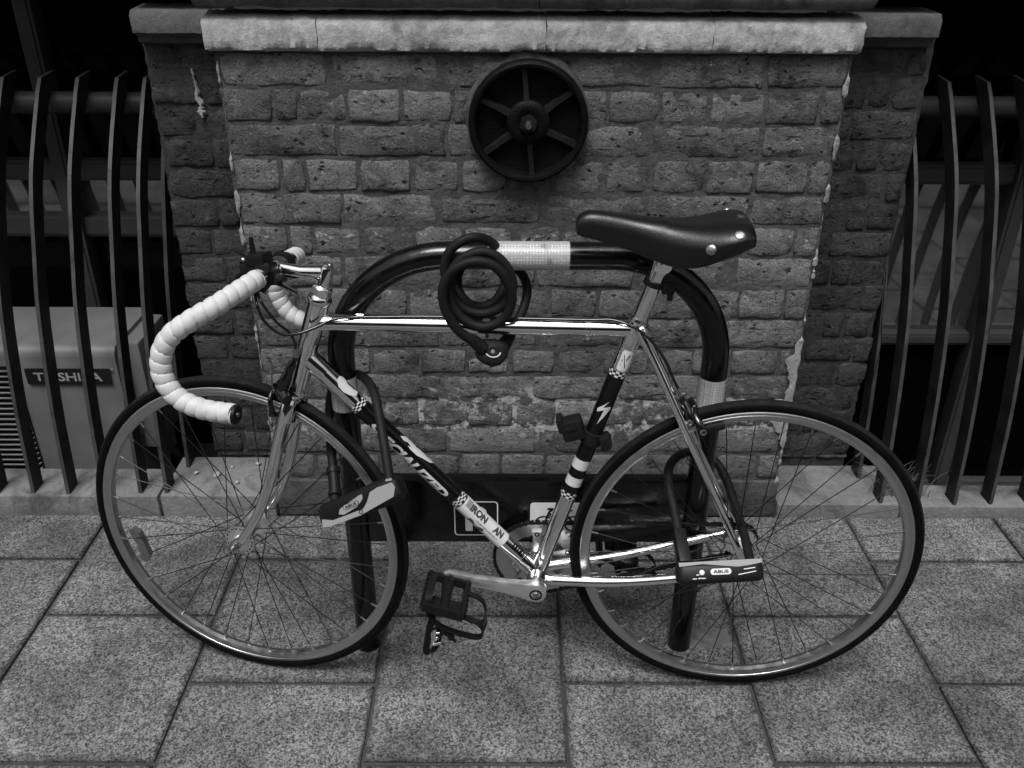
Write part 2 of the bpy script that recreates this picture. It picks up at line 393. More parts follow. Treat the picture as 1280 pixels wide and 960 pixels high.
# ------------------------------------------------------------------ ground and pavement
mb = MB(); mb.add([(-60, -60, -0.16), (60, -60, -0.16), (60, 1.9, -0.16), (-60, 1.9, -0.16)], [(0, 1, 2, 3)])
tag(mb.build('ground', 'asphalt'), kind='structure')
mb = MB(); mb.box((0, -1.43, -0.08), (24, 3.5, 0.16)); tag(mb.build('footway', 'slab', smooth=False), kind='structure')
mb = MB(); mb.box((0, 1.122, -0.085), (24, 1.596, 0.15))
pav = tag(mb.build('pavement', 'joint', smooth=False), kind='structure')
def slab_mesh(w, h, seed):
    rd = random.Random(seed); b = 0.004; pts = []
    for i, (x, y) in enumerate(((-w/2, -h/2), (-w/6, -h/2), (w/6, -h/2), (w/2, -h/2), (w/2, -h/6), (w/2, h/6), (w/2, h/2), (w/6, h/2), (-w/6, h/2), (-w/2, h/2), (-w/2, h/6), (-w/2, -h/6))):
        pts.append((x+rd.uniform(-.0012, .0012), y+rd.uniform(-.0012, .0012)))
    N = len(pts); m = MB()
    lo = [(x, y, -0.03) for x, y in pts]; hi = [(x, y, -0.0035+rd.uniform(-.0008, .0005)) for x, y in pts]
    tp = [(x*(1-2*b/w), y*(1-2*b/h), 0.0) for x, y in pts]
    fs = []
    for i in range(N):
        j = (i+1) % N; fs += [(i, j, N+j, N+i), (N+i, N+j, 2*N+j, 2*N+i)]
    fs.append(tuple(range(2*N, 3*N)))
    m.add(lo+hi+tp, fs); me = bpy.data.meshes.new('slab')
    me.from_pydata(m.v, [], m.f); me.materials.append(MATS['slab'])
    return me
full = [slab_mesh(0.388, 0.388, s) for s in range(5)]; halfm = [slab_mesh(0.388, 0.178, s+20) for s in range(4)]
XJ = [-1.065+0.3945*k for k in range(-4, 11)]
for c in range(len(XJ)-1):
    odd = (c % 2 == 1); xc = (XJ[c]+XJ[c+1])/2
    if odd: rows = [(1.917, 1.733)] + [(1.733-0.398*k, 1.335-0.398*k) for k in range(4)]
    else: rows = [(1.917, 1.536)] + [(1.536-0.398*k, 1.138-0.398*k) for k in range(4)]
    for a, b in rows:
        if b < 0.3: continue
        src = random.choice(halfm if a-b < 0.25 else full); o = link('slab', src, pav)
        nom = 0.188 if a-b < 0.25 else 0.398
        o.location = (xc, (a+b)/2, random.uniform(-0.0015, 0.0015))
        o.rotation_euler = (random.uniform(-.003, .003), random.uniform(-.003, .003), random.uniform(-.004, .004))
        o.scale = (1.0, (a-b)/nom*1.0, 1)

m = MB(); m.bbox((0.445, 1.462, -0.0125), (0.105, 0.062, 0.03), 0.004); m.build('concrete_patch', 'plinth_stone', pav)

# ------------------------------------------------------------------ building across the street (behind the viewer; mirrored in the chrome)
simple('far_wall', 0.06, 0.9, var=0.3, vscale=1.5, spec=0.1)
ob = tag(empty('terrace_building', (0, -9.0, -0.16)), 'dark brick terrace across the street, mirrored in the chrome tubes', 'building')
m = MB(); m.box((0, -2.0, 3.1), (44, 4.0, 6.2)); m.build('wall', 'far_wall', ob, False)
m = MB(); m.box((0, -1.95, 6.32), (44.4, 4.3, 0.24)); m.build('roof', 'far_wall', ob, False)
for fl in range(2):
    for k in range(-8, 9):
        m = MB(); m.box((k*2.5, 0.01, 1.7+fl*2.7), (1.1, 0.04, 1.6)); wv_ = m.build('window', 'dark_glass', ob, False)
        m = MB(); m.box((k*2.5, 0.06, 0.84+fl*2.7), (1.3, 0.14, 0.09)); m.build('sill', 'plinth_stone', wv_, False)

# ------------------------------------------------------------------ brick pier
def brick_mesh(w, h, seed, worn, mat):
    rd = random.Random(seed); m = MB(); pts = []
    n1, n2 = (5, 3) if w > 0.15 else (3, 3)
    for k in range(n1): pts.append((-w/2+w*k/n1, -h/2))
    for k in range(n2): pts.append((w/2, -h/2+h*k/n2))
    for k in range(n1): pts.append((w/2-w*k/n1, h/2))
    for k in range(n2): pts.append((-w/2, h/2-h*k/n2))
    c = 0.0032
    P = []
    for x, y in pts:
        cx = abs(abs(x)-w/2) < 1e-6 and abs(abs(y)-h/2) < 1e-6
        j = 0.0022*worn
        x += rd.uniform(-j, j); y += rd.uniform(-j, j)
        if cx: x *= 1-c*rd.uniform(.5, 1.6)/w; y *= 1-c*rd.uniform(.5, 1.6)/h
        P.append((x, y))
    N = len(P); bi = 0.0035
    back = [(x, 0.02, y) for x, y in P]
    mid = [(x, rd.uniform(-.0005, .0015), y) for x, y in P]
    frt = [(x*(1-2*bi/w), -0.0022+rd.uniform(-.0014, .0022)*worn, y*(1-2*bi/h)) for x, y in P]
    ctr = [(x*0.5, -0.0028+rd.uniform(-.0022, .0016)*worn, y*0.45) for x, y in P]
    fs = []
    for i in range(N):
        j = (i+1) % N
        fs += [(i, j, N+j, N+i), (N+i, N+j, 2*N+j, 2*N+i), (2*N+i, 2*N+j, 3*N+j, 3*N+i)]
    fs.append(tuple(range(3*N, 4*N)))
    m.add(back+mid+frt+ctr, fs)
    me = bpy.data.meshes.new('brick'); me.from_pydata(m.v, [], m.f); me.materials.append(MATS[mat])
    bm = bmesh.new(); bm.from_mesh(me); bmesh.ops.recalc_face_normals(bm, faces=bm.faces)
    for fc in bm.faces: fc.smooth = True
    bm.to_mesh(me); bm.free(); return me
BR = {}
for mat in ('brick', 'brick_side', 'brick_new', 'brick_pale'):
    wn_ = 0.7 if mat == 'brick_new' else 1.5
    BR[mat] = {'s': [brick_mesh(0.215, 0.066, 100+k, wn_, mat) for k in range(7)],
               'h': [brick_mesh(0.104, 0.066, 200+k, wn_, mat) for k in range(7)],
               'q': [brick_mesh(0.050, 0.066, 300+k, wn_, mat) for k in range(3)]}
NOM = {'s': 0.215, 'h': 0.104, 'q': 0.050}
ZJ = [1.171, 1.098, 1.025, .952, .873, .80, .727, .648, .57, .491, .419, .346, .269, .187, .109]
def lay(parent, kind, x0, x1, z0, z1, Yf, mat, joint=0.010):
    w = x1-x0-joint; h = z1-z0-joint
    o = link('brick', random.choice(BR[mat][kind]), parent)
    o.location = Vector(((x0+x1)/2, Yf+random.uniform(-.0016, .0022), (z0+z1)/2)) - parent.location
    fl = random.choice((0, 1))
    o.rotation_euler = (random.uniform(-.02, .02), random.uniform(-.010, .010), random.uniform(-.008, .008))
    o.scale = (w/NOM[kind], 1, h/0.066)
def splits(x0, x1, course):
    """English bond: stretcher courses and header courses with queen closers"""
    out = []; rem = 0.06
    if course % 2 == 0:
        x = x0
        while x < x1-0.001:
            w = 0.225+random.uniform(-.012, .012)
            if x1-x < 0.33: w = x1-x if x1-x < 0.26 else (x1-x)/2
            out.append((x, min(x+w, x1))); x += w
    else:
        x = x0; seq = [0.105, 0.056] ; k = 0
        while x < x1-0.001:
            w = seq[k] if k < 2 else 0.1125+random.uniform(-.010, .010); k += 1
            left = x1-x
            if left < 0.30 and left > 0.2: w = 0.056 if left < 0.19 else left-0.165 if left-0.165 > 0.04 else left/2
            if left < 0.135: w = left
            out.append((x, x+w)); x += w
    return out
def wall_mesh(x0, x1, z0, z1, Y, nx, nzz, amp, thick):
    m = MB(); vs = []
    for j in range(nzz+1):
        for i in range(nx+1):
            x = x0+(x1-x0)*i/nx; z = z0+(z1-z0)*j/nzz
            d = amp*(nse(x*40, z*40, 3.1)+0.6*nse(x*110, z*110, 7.7))
            if i in (0, nx): x += 0.004*nse(x*30, z*45, 1.3)
            vs.append((x, Y+d, z))
    fs = [(j*(nx+1)+i, j*(nx+1)+i+1, (j+1)*(nx+1)+i+1, (j+1)*(nx+1)+i) for j in range(nzz) for i in range(nx)]
    m.add(vs, fs)
    m.box(((x0+x1)/2, Y+0.012+thick/2, (z0+z1)/2), (x1-x0, thick, z1-z0))
    return m
PX0, PX1, PY = -0.607, 0.711, 1.930
pier = tag(empty('brick_pier', (0.05, PY, 0)), 'weathered pitted brick pier with pale stone ledge and round iron plate', 'pier')
wall_mesh(PX0-0.051, PX1-0.049, 0.0, 1.19, 0.0008, 200, 180, 0.0022, 0.30).build('mortar', 'mortar', pier)
for k in range(len(ZJ)-1):
    z1, z0 = ZJ[k], ZJ[k+1]; nd = 0
    for (a, b) in splits(PX0, PX1, k):
        w = b-a; kind = 's' if w > 0.16 else ('h' if w > 0.075 else 'q')
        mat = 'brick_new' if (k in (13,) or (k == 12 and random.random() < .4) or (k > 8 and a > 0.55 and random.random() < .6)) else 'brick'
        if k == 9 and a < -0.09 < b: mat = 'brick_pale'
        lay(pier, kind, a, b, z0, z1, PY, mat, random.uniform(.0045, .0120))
# squared stone footing under the bricks
for (a, b) in ((-0.612, -0.16), (-0.155, 0.27), (0.275, 0.716)):
    m = MB(); m.bbox(((a+b)/2-0.05, 0.06, 0.05), (b-a, 0.14, 0.112), 0.006); m.build('footing_stone', 'base_stone', pier)
def stone_band(name, x0, x1, prof, Yb, parent, mat, seed, nx=60, rag=0.004, ox=0.0, oy=0.0):
    """horizontal stone course: profile [(out, z)] swept along X with worn edges"""
    m = MB(); vs = []; P = len(prof)
    for i in range(nx+1):
        x = x0+(x1-x0)*i/nx
        for j, (d, z) in enumerate(prof):
            rr = rag*(0.6*nse(x*14+seed, j*1.7)+0.6*nse(x*45+seed, j*2.3)+0.55*nse(x*130+seed, j*3.1)+(1.5 if 0 < j < 4 else .3)*max(0, nse(x*26+seed, 4.4)-.12))
            edge = 1.0 if 0 < j < P-1 else 0.0
            vs.append((x-ox+(0.003*nse(z*60, seed+j) if i in (0, nx) else 0), Yb-d+rr*0.8*edge-oy, z+rr*0.7*edge))
    fs = [(i*P+j, (i+1)*P+j, (i+1)*P+j+1, i*P+j+1) for i in range(nx) for j in range(P-1)]
    fs += [tuple(range(P)), tuple(nx*P+j for j in range(P))[::-1]]
    m.add(vs, fs); return m.build(name, mat, parent, angle=50)
led = [(-0.002, 1.170), (0.010, 1.173), (0.019, 1.176), (0.0215, 1.181), (0.022, 1.195), (0.022, 1.212), (0.0215, 1.226), (0.018, 1.2315), (0.010, 1.236), (-0.045, 1.246), (-0.05, 1.170)]
xs = [-0.622, -0.39, 0.075, 0.415, 0.722]
for i in range(4): stone_band('ledge_stone', xs[i]+0.0008, xs[i+1]-0.0008, led, PY, pier, 'ledge_stone', 3.1*i, 110, 0.0042, 0.05, PY)
mou = [(-0.05, 1.2535), (0.0, 1.2545), (0.022, 1.258), (0.036, 1.268), (0.041, 1.285), (0.036, 1.305), (0.02, 1.32), (0.0, 1.332), (-0.05, 1.336)]
xs = [-0.63, 0.06, 0.235, 0.73]
for i in range(3): stone_band('moulding_stone', xs[i]+0.0008, xs[i+1]-0.0008, mou, PY, pier, 'moulding_stone', 9.0+2*i, 30, 0.004, 0.05, PY)
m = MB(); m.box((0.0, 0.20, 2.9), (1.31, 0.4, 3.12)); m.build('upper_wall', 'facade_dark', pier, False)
# pale crumbling arris on both edges and lime patches
def lime_edge(xe, sgn, widths, name):
    m = MB(); n = 220; vs = []
    for i in range(n+1):
        z = 0.02+1.14*i/n
        w = 0
        for (a, b, ww) in widths:
            if a <= z <= b: w = max(w, ww*min(1, (z-a)/0.04, (b-z)/0.04))
        w *= max(0.0, 0.8+0.9*nse(z*17, xe*9)+0.55*nse(z*52, xe*5)+0.3*nse(z*140, xe*3)); w = min(max(w, 0.0006), 0.045)
        w = max(0.0006, w*min(1.0, max(0.0, 0.35+3.2*nse(z*19, xe*4+2)+(1.0 if (sgn > 0 and z < 0.5) else 0.0)))); e = 0.003*nse(z*40, 5.0); gq = min(1.0, w/0.005)
        vs += [(xe-sgn*w-0.05, -0.0062*gq+.004*(1-gq), z), (xe-sgn*w*0.45-0.05, -0.0085*gq+.004*(1-gq), z), (xe+sgn*(0.003+e)*gq-sgn*.003*(1-gq)-0.05, -0.0045+.006*(1-gq), z), (xe+sgn*(0.006+e)*gq-sgn*.003*(1-gq)-0.05, 0.012, z)]
    fs = [(i*4+j, i*4+j+1, i*4+j+5, i*4+j+4) for i in range(n) for j in range(3)]
    m.add(vs, fs); return m.build(name, 'lime', pier)
lime_edge(PX0, -1, [(0.02, 1.16, 0.007), (0.55, 0.8, 0.010)], 'lime_arris')
lime_edge(PX1, 1, [(0.02, 1.16, 0.011), (0.22, 0.5, 0.032), (0.5, 0.75, 0.014)], 'lime_arris')

# recessed brick returns beside the pier
def side_wall(x0, x1, lab, ledge_x0, ledge_x1):
    Yr = 2.115; cx = (x0+x1)/2
    w = tag(empty('brick_wall', (cx, Yr, 0)), lab, 'wall')
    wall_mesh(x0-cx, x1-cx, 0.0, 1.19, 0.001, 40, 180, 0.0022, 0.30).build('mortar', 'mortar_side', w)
    zj = [1.171-0.0735*k for k in range(16)]
    zj = [z for z in zj if z > 0.06]+[0.055]
    for k in range(len(zj)-1):
        xx = x0; seq = ([0.115, 0.056, 0.2] if k % 2 else [0.2, 0.06])
        if k % 4 == 2: seq = [0.09, 0.13, .06]
        e0 = x0+random.uniform(-.010, .008); e1 = x1+random.uniform(-.008, .010)
        xx = e0; i = 0
        while xx < e1-0.012:
            wd = min(seq[i % len(seq)], e1-xx)
            if e1-xx-wd < 0.03: wd = e1-xx
            kind = 's' if wd > 0.16 else ('h' if wd > 0.075 else 'q')
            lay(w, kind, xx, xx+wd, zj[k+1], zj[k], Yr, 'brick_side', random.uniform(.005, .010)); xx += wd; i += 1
    prof = [(0.0, 1.160), (0.02, 1.166), (0.022, 1.175), (0.030, 1.184), (0.0475, 1.188), (0.048, 1.222), (0.04, 1.234), (-0.05, 1.240), (-0.055, 1.16)]
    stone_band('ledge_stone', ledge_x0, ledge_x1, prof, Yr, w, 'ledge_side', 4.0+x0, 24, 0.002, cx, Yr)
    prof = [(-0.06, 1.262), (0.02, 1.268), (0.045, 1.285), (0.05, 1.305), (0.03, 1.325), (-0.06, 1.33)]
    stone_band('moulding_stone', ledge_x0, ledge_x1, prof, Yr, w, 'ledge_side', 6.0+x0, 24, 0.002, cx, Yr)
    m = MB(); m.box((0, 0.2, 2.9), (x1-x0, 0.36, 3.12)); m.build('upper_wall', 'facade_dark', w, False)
    return w
LW = side_wall(-0.826, -0.605, 'dark recessed brick return wall between the pier and the air conditioner', -0.825, -0.6235)
side_wall(0.712, 0.962, 'dark recessed brick return wall beside the railing with dry grass', 0.7235, 0.945)

m = MB(); vs = []; n = 26
for i in range(n+1):
    t_ = i/n; p = at_Y(241+14*t_, 84+62*t_, 2.115); w = max(.0008, (.0022+.0085*t_**1.6)*(1+.9*nse(t_*7, 3)+.5*nse(t_*23, 1))) if t_ < .94 else .004
    for k_, dy in ((-1, -.001), (-.4, -.0075), (.4, -.0075), (1, -.001)): vs.append((p.x+k_*w+.004*nse(t_*6, 8), 2.113+dy-.003, p.z))
m.add(vs, [(i*4+j, i*4+j+1, i*4+j+5, i*4+j+4) for i in range(n) for j in range(3)])
o = m.build('lime_drip', 'lime', LW); o.location = -LW.location

# ------------------------------------------------------------------ round iron plate on the pier
def anchor():
    c = Vector((0.041, PY-0.004, 1.034)); a = tag(empty('anchor_plate', c), 'round black cast iron tie plate with six ribs bolted to the brick pier', 'iron plate')
    R = 0.127
    prof = [(0.0, 0.006), (0.1, 0.006), (0.108, 0.007), (0.111, 0.030), (0.114, 0.036), (0.120, 0.037), (0.125, 0.033), (0.127, 0.024), (0.1265, -0.01)]
    MB().lathe((0, 0, 0), (0, -1, 0), prof, 64).build('disc', 'iron', a)
    for k in range(6):
        an = radians(95-60*k); d = Vector((cos(an), 0, sin(an))); t = Vector((-sin(an), 0, cos(an)))
        m = MB(); vs = []
        for rr, h, w in ((0.040, 0.028, 0.0080), (0.075, 0.024, 0.0066), (0.1115, 0.026, 0.0070)):
            for sgn, hh in ((-1, 0.004), (-0.75, h), (0.75, h), (1, 0.004)):
                vs.append(d*rr + t*(w*sgn) + Vector((0, -hh, 0)))
        fs = [(i*4+j, i*4+j+1, i*4+j+5, i*4+j+4) for i in range(2) for j in range(3)]+[(0, 1, 2, 3), (8, 11, 10, 9)]
        m.add(vs, fs).build('rib', 'iron_worn', a)
    MB().lathe((0, 0, 0), (0, -1, 0), [(0.047, 0.004), (0.046, 0.026), (0.041, 0.031), (0.028, 0.033), (0.022, 0.030)], 32).build('hub', 'iron', a)
    nut = MB(); N = 6
    nut.prism([(0.019*cos(2*pi*k/6+.3), 0.019*sin(2*pi*k/6+.3)) for k in range(6)], (0, -0.028, 0), (1, 0, 0), (0, 0, 1), 0.016)
    nut.build('nut', 'iron_worn', a, False)
    MB().lathe((0, 0, 0), (0, -1, 0), [(0.0085, 0.03), (0.0085, 0.056), (0.0065, 0.060), (0.0, 0.061)], 18).build('bolt', 'bright_bolt', a)
    m = MB(); N = 96; vs = []
    for k in range(N):
        an = 2*pi*k/N; up = max(0, sin(an-radians(25)))
        ro = 0.127+0.004+0.016*up*(0.7+0.9*nse(cos(an)*4, sin(an)*4, 2))+0.006*abs(nse(k*0.9))
        for r, d in ((0.120, -0.006), (0.129, -0.0075), (ro*0.97, -0.004), (ro, 0.004)): vs.append((r*cos(an), d, r*sin(an)))
    fs = [(k*4+j, ((k+1) % N)*4+j, ((k+1) % N)*4+j+1, k*4+j+1) for k in range(N) for j in range(3)]
    m.add(vs, fs).build('mortar_collar', 'mortar', a)
anchor()

# ------------------------------------------------------------------ plinths, light wells, windows, railings
def plinth(x0, x1, zt, y1, lab):
    p = tag(empty('plinth', ((x0+x1)/2, 1.925, 0)), lab, 'plinth'); cx = (x0+x1)/2
    n = max(1, round((x1-x0)/0.75)); L = (x1-x0)/n
    for k in range(n):
        m = MB(); a = x0+k*L+0.003-cx; b = x0+(k+1)*L-0.003-cx
        m.bbox(((a+b)/2, (y1-1.925)/2, zt/2-0.075), (b-a, y1-1.925, zt+0.15), 0.006); m.build('kerb_stone', 'plinth_stone', p)
    return p
plinth(-2.4, -0.93, 0.050, 2.06, 'low stone plinth under the railing by the air conditioner')
plinth(-0.929, -0.618, 0.052, 2.118, 'low stone plinth in the corner between pier and air conditioner')
plinth(1.06, 2.6, 0.024, 2.03, 'low stone plinth under the railing with dry grass')
plinth(0.722, 1.059, 0.030, 2.118, 'pale stained stone plinth in the corner beside the dry grass')
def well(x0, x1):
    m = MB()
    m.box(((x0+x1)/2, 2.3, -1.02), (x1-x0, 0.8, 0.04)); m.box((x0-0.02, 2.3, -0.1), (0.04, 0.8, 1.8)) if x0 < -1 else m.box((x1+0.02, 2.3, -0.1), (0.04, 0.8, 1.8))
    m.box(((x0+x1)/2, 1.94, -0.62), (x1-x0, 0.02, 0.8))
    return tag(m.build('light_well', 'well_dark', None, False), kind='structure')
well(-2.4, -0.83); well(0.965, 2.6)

def window(x0, x1, mull, rails, panes, lab, zb, zt=2.4):
    Yw = 2.52; cx = (x0+x1)/2
    w = tag(empty('window', (cx, Yw, zb)), lab, 'window')
    def bar(name, a, b, z0, z1, d=0.05, y=0.0):
        m = MB(); m.bbox(((a+b)/2-cx, y, (z0+z1)/2-zb), (b-a, d, z1-z0), 0.003)
        m.box(((a+b)/2-cx, y-d/2-0.002, (z0+z1)/2-zb), (max(b-a-0.02, 0.006), 0.006, max(z1-z0-0.02, 0.006)))
        return m.build(name, 'frame_paint', w, True, 30)
    for xm in mull: bar('mullion', xm-0.024, xm+0.024, zb, zt, 0.07, -0.012)
    for (a, z0, z1, b) in rails: bar('transom', a, b, z0, z1)
    for (a, b, z0, z1, mat) in panes:
        m = MB(); m.box(((a+b)/2-cx, 0.012, (z0+z1)/2-zb), (b-a, 0.006, z1-z0)); m.build('pane', mat, w, False)
    m = MB(); m.box((0, 0.10, (zt+zb)/2-zb), (x1-x0, 0.04, zt-zb)); m.build('reveal', 'well_dark', w, False)
    return w
window(-2.4, -0.80, [-1.262, -1.95],
       [(-2.4, 0.742, 0.800, -0.80), (-2.4, 0.575, 0.632, -0.80), (-2.4, 0.02, 0.06, -0.8)],
       [(-2.4, -0.80, 0.80, 2.4, 'dark_glass'), (-2.4, -0.80, 0.632, 0.742, 'film_glass'), (-2.4, -0.80, -0.9, 0.575, 'dark_glass')],
       'dark basement window with grey frame behind the air conditioner', -0.95)
window(0.94, 2.6, [1.466, 2.1],
       [(0.94, 0.742, 0.800, 2.6), (0.94, 0.232, 0.272, 2.6), (0.94, -0.335, -0.285, 2.6)],
       [(0.94, 2.6, 0.80, 2.4, 'dark_glass'), (0.94, 2.6, 0.272, 0.742, 'film_glass'), (0.94, 2.6, -0.285, 0.232, 'dark_glass'), (0.94, 2.6, -0.9, -0.335, 'dark_glass')],
       'dark basement window with grey frame behind the railing with dry grass', -0.95)
for (x0, x1, lab) in ((-4.5, -0.83, 'dark brick lintel wall above the basement window by the air conditioner'), (0.965, 4.8, 'dark brick lintel wall above the basement window by the dry grass')):
    m = MB(); cx = (x0+x1)/2
    m.box((0, 0.25, 0.0), (x1-x0, 0.36, 3.0)); m.box((0, 0.02, -1.40), (x1-x0, 0.10, 0.2))
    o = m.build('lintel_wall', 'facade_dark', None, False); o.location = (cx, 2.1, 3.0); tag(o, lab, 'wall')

PROF = [(1.935, 0.0), (1.938, 0.06), (1.965, 0.28), (2.018, 0.52), (2.072, 0.67), (2.148, 0.845), (2.262, 1.005), (2.305, 1.055)]
def railing(xsb, zb, rail_x, lab, extra, tipdir):
    r = tag(empty('railing', (sum(xsb)/len(xsb), 1.96, zb)), lab, 'railing'); ox, oy = r.location.x, r.location.y
    def bar(X, dy, z0, th=0.0095, dep=0.048):
        pts = [(0, y+dy, z) for y, z in PROF if z > z0+0.01]; pts = [(0, PROF[0][0]+dy+0.001, z0-0.003)]+pts
        C = catmull(pts, 5); vs = []
        for i, p in enumerate(C):
            d = (C[min(i+1, len(C)-1)]-C[max(i-1, 0)]).normalized(); nn = Vector((0, d.z, -d.y))   # outward back normal
            back = p+nn*dep
            if i >= len(C)-1: back = p+nn*dep+d*0.052
            th2 = th/2; w = 0.0012*nse(p.z*30, X*7)
            for q in (p+Vector((-th2, w, 0)), p+Vector((th2, w, 0)), back+Vector((th2, 0, 0)), back+Vector((-th2, 0, 0))):
                vs.append((X+q.x-ox, q.y-oy, q.z-zb))
        m = MB(); n = len(C)
        m.v = vs
        for i in range(n-1):
            for k in range(4):
                k2 = (k+1) % 4; m.f.append([i*4+k, i*4+k2, (i+1)*4+k2, (i+1)*4+k]); m.m.append(1 if k == 0 else 0)
        m.f.append([0, 1, 2, 3]); m.m.append(0); m.f.append([(n-1)*4+k for k in range(4)][::-1]); m.m.append(1)
        return m.build('bar', ['rail_paint', 'rail_edge'], r, True, 30)
    for X in xsb: bar(X+random.uniform(-.002, .002), random.uniform(-.004, .004), zb)
    for X, dy in extra: bar(X, dy, zb)
    m = MB(); a, b = rail_x
    m.tube([(a-ox, 2.352-oy, 0.985-zb), (b-ox, 2.352-oy, 0.985-zb)], 0.028, 20); m.build('top_rail', 'rail_tube', r)
    return r
railing([-1.172+0.0945*k for k in range(-6, 3)]+[-0.912], 0.050, (-2.4, -0.828), 'dark bowed flat bar railing in front of the air conditioner', [(-0.893, 0.125)], 1)
railing([1.005, 1.105, 1.205, 1.305, 1.405, 1.505, 1.605, 1.705], 0.024, (0.964, 2.6), 'dark bowed flat bar railing with dry grass at its foot', [(0.985, 0.115)], -1)

# ------------------------------------------------------------------ air conditioner
def aircon():
    X1 = -1.045; X0 = -1.93; Y0 = 2.098; D = 0.27; ZB = -0.06; ZT = 0.405
    a = tag(empty('air_conditioner', ((X0+X1)/2, Y0, ZB)), 'grey boxed outdoor air conditioner with black name plate behind the railing', 'air conditioner')
    ox = (X0+X1)/2; cx = 0; Wd = X1-X0; Hh = ZT-ZB
    m = MB(); vs = []; prof = [(0, 0), (0, Hh-0.03), (0.003, Hh-0.016), (0.012, Hh-0.005), (0.026, Hh), (D, Hh), (D, 0)]
    for x in (-Wd/2, Wd/2):
        for y, z in prof: vs.append((x, y, z))
    P = len(prof); fs = [(j, (j+1) % P, P+(j+1) % P, P+j) for j in range(P)]+[tuple(range(P))[::-1], tuple(range(P, 2*P))]
    m.add(vs, fs).build('casing', 'ac_case', a, True, 50)
    m = MB(); m.bbox((Wd/2+0.022, 0.15, Hh*0.62), (0.05, 0.2, Hh*0.72), 0.012); cv = m.build('valve_cover', 'ac_case', a)
    m = MB(); m.bbox((Wd/2+0.004, 0.04, Hh*0.62), (0.012, 0.05, Hh*0.5), 0.004); m.build('side_flange', 'ac_case', a)
    GX1 = -1.315-ox
    m = MB(); m.box((GX1-0.22, -0.002, 0.21), (0.44, 0.004, 0.40)); m.build('grille_back', 'ac_dark', a, False)
    for k in range(24):
        z = 0.02+k*0.0165; m = MB()
        xr = GX1-0.004-0.02*(k < 2)
        pts = [(GX1-0.44, -0.010, z), (xr-0.02, -0.010, z), (xr-0.004, -0.009, z+0.001), (xr, -0.003, z+0.003), (xr+0.002, 0.004, z+0.004)]
        m.tube(pts, 0.0028, 6); m.build('grille_wire', 'ac_fin', a)
    px, pz = -1.178-ox, 0.322-ZB
    pc = (px-0.0, pz)
    m = MB(); m.prism(rrect(0.226, 0.047, 0.001, 1), (px, -0.0035, pz), (1, 0, 0), (0, 0, 1), 0.003); pl = m.build('name_plate', 'ac_plate', a, False)
    m = MB(); flat_text(m, 'TOSHIBA', 0.182, 0.026, (px, -0.0065, pz), (1, 0, 0), (0, 0, 1), 0.0014, offset=0.022); m.build('lettering', 'ac_letter', pl, False)
    for (sx, sz) in ((-1.032+0.0, 0.338), (-1.032, 0.02)):
        MB().lathe((sx-0.028-ox, 0, sz-ZB), (0, -1, 0), [(0.006, -0.001), (0.0055, 0.002), (0.003, 0.0035), (0, 0.004)], 14).build('screw', 'alloy', a)
    for sx in (-0.3, 0.3):
        m = MB(); m.bbox((sx, 0.13, -0.02), (0.05, 0.3, 0.04), 0.004); m.build('foot', 'ac_dark', a)
    m = MB(); m.tube(catmull([(Wd/2+0.03, 0.10, 0.17), (Wd/2+0.05, 0.09, 0.12), (Wd/2+0.08, 0.12, 0.03), (Wd/2+0.10, 0.2, -0.03), (Wd/2+0.1, 0.3, -0.06)], 6), 0.011, 10); m.build('pipe', 'black_soft', a)
    # the ledge it stands on
    m = MB(); m.box((0, 0, 0), (1.3, 0.36, 0.06)); o = m.build('ledge', 'well_dark', None, False); o.location = (-1.55, 2.25, -0.13); tag(o, 'concrete ledge carrying the air conditioner behind the plinth', 'ledge')
aircon()

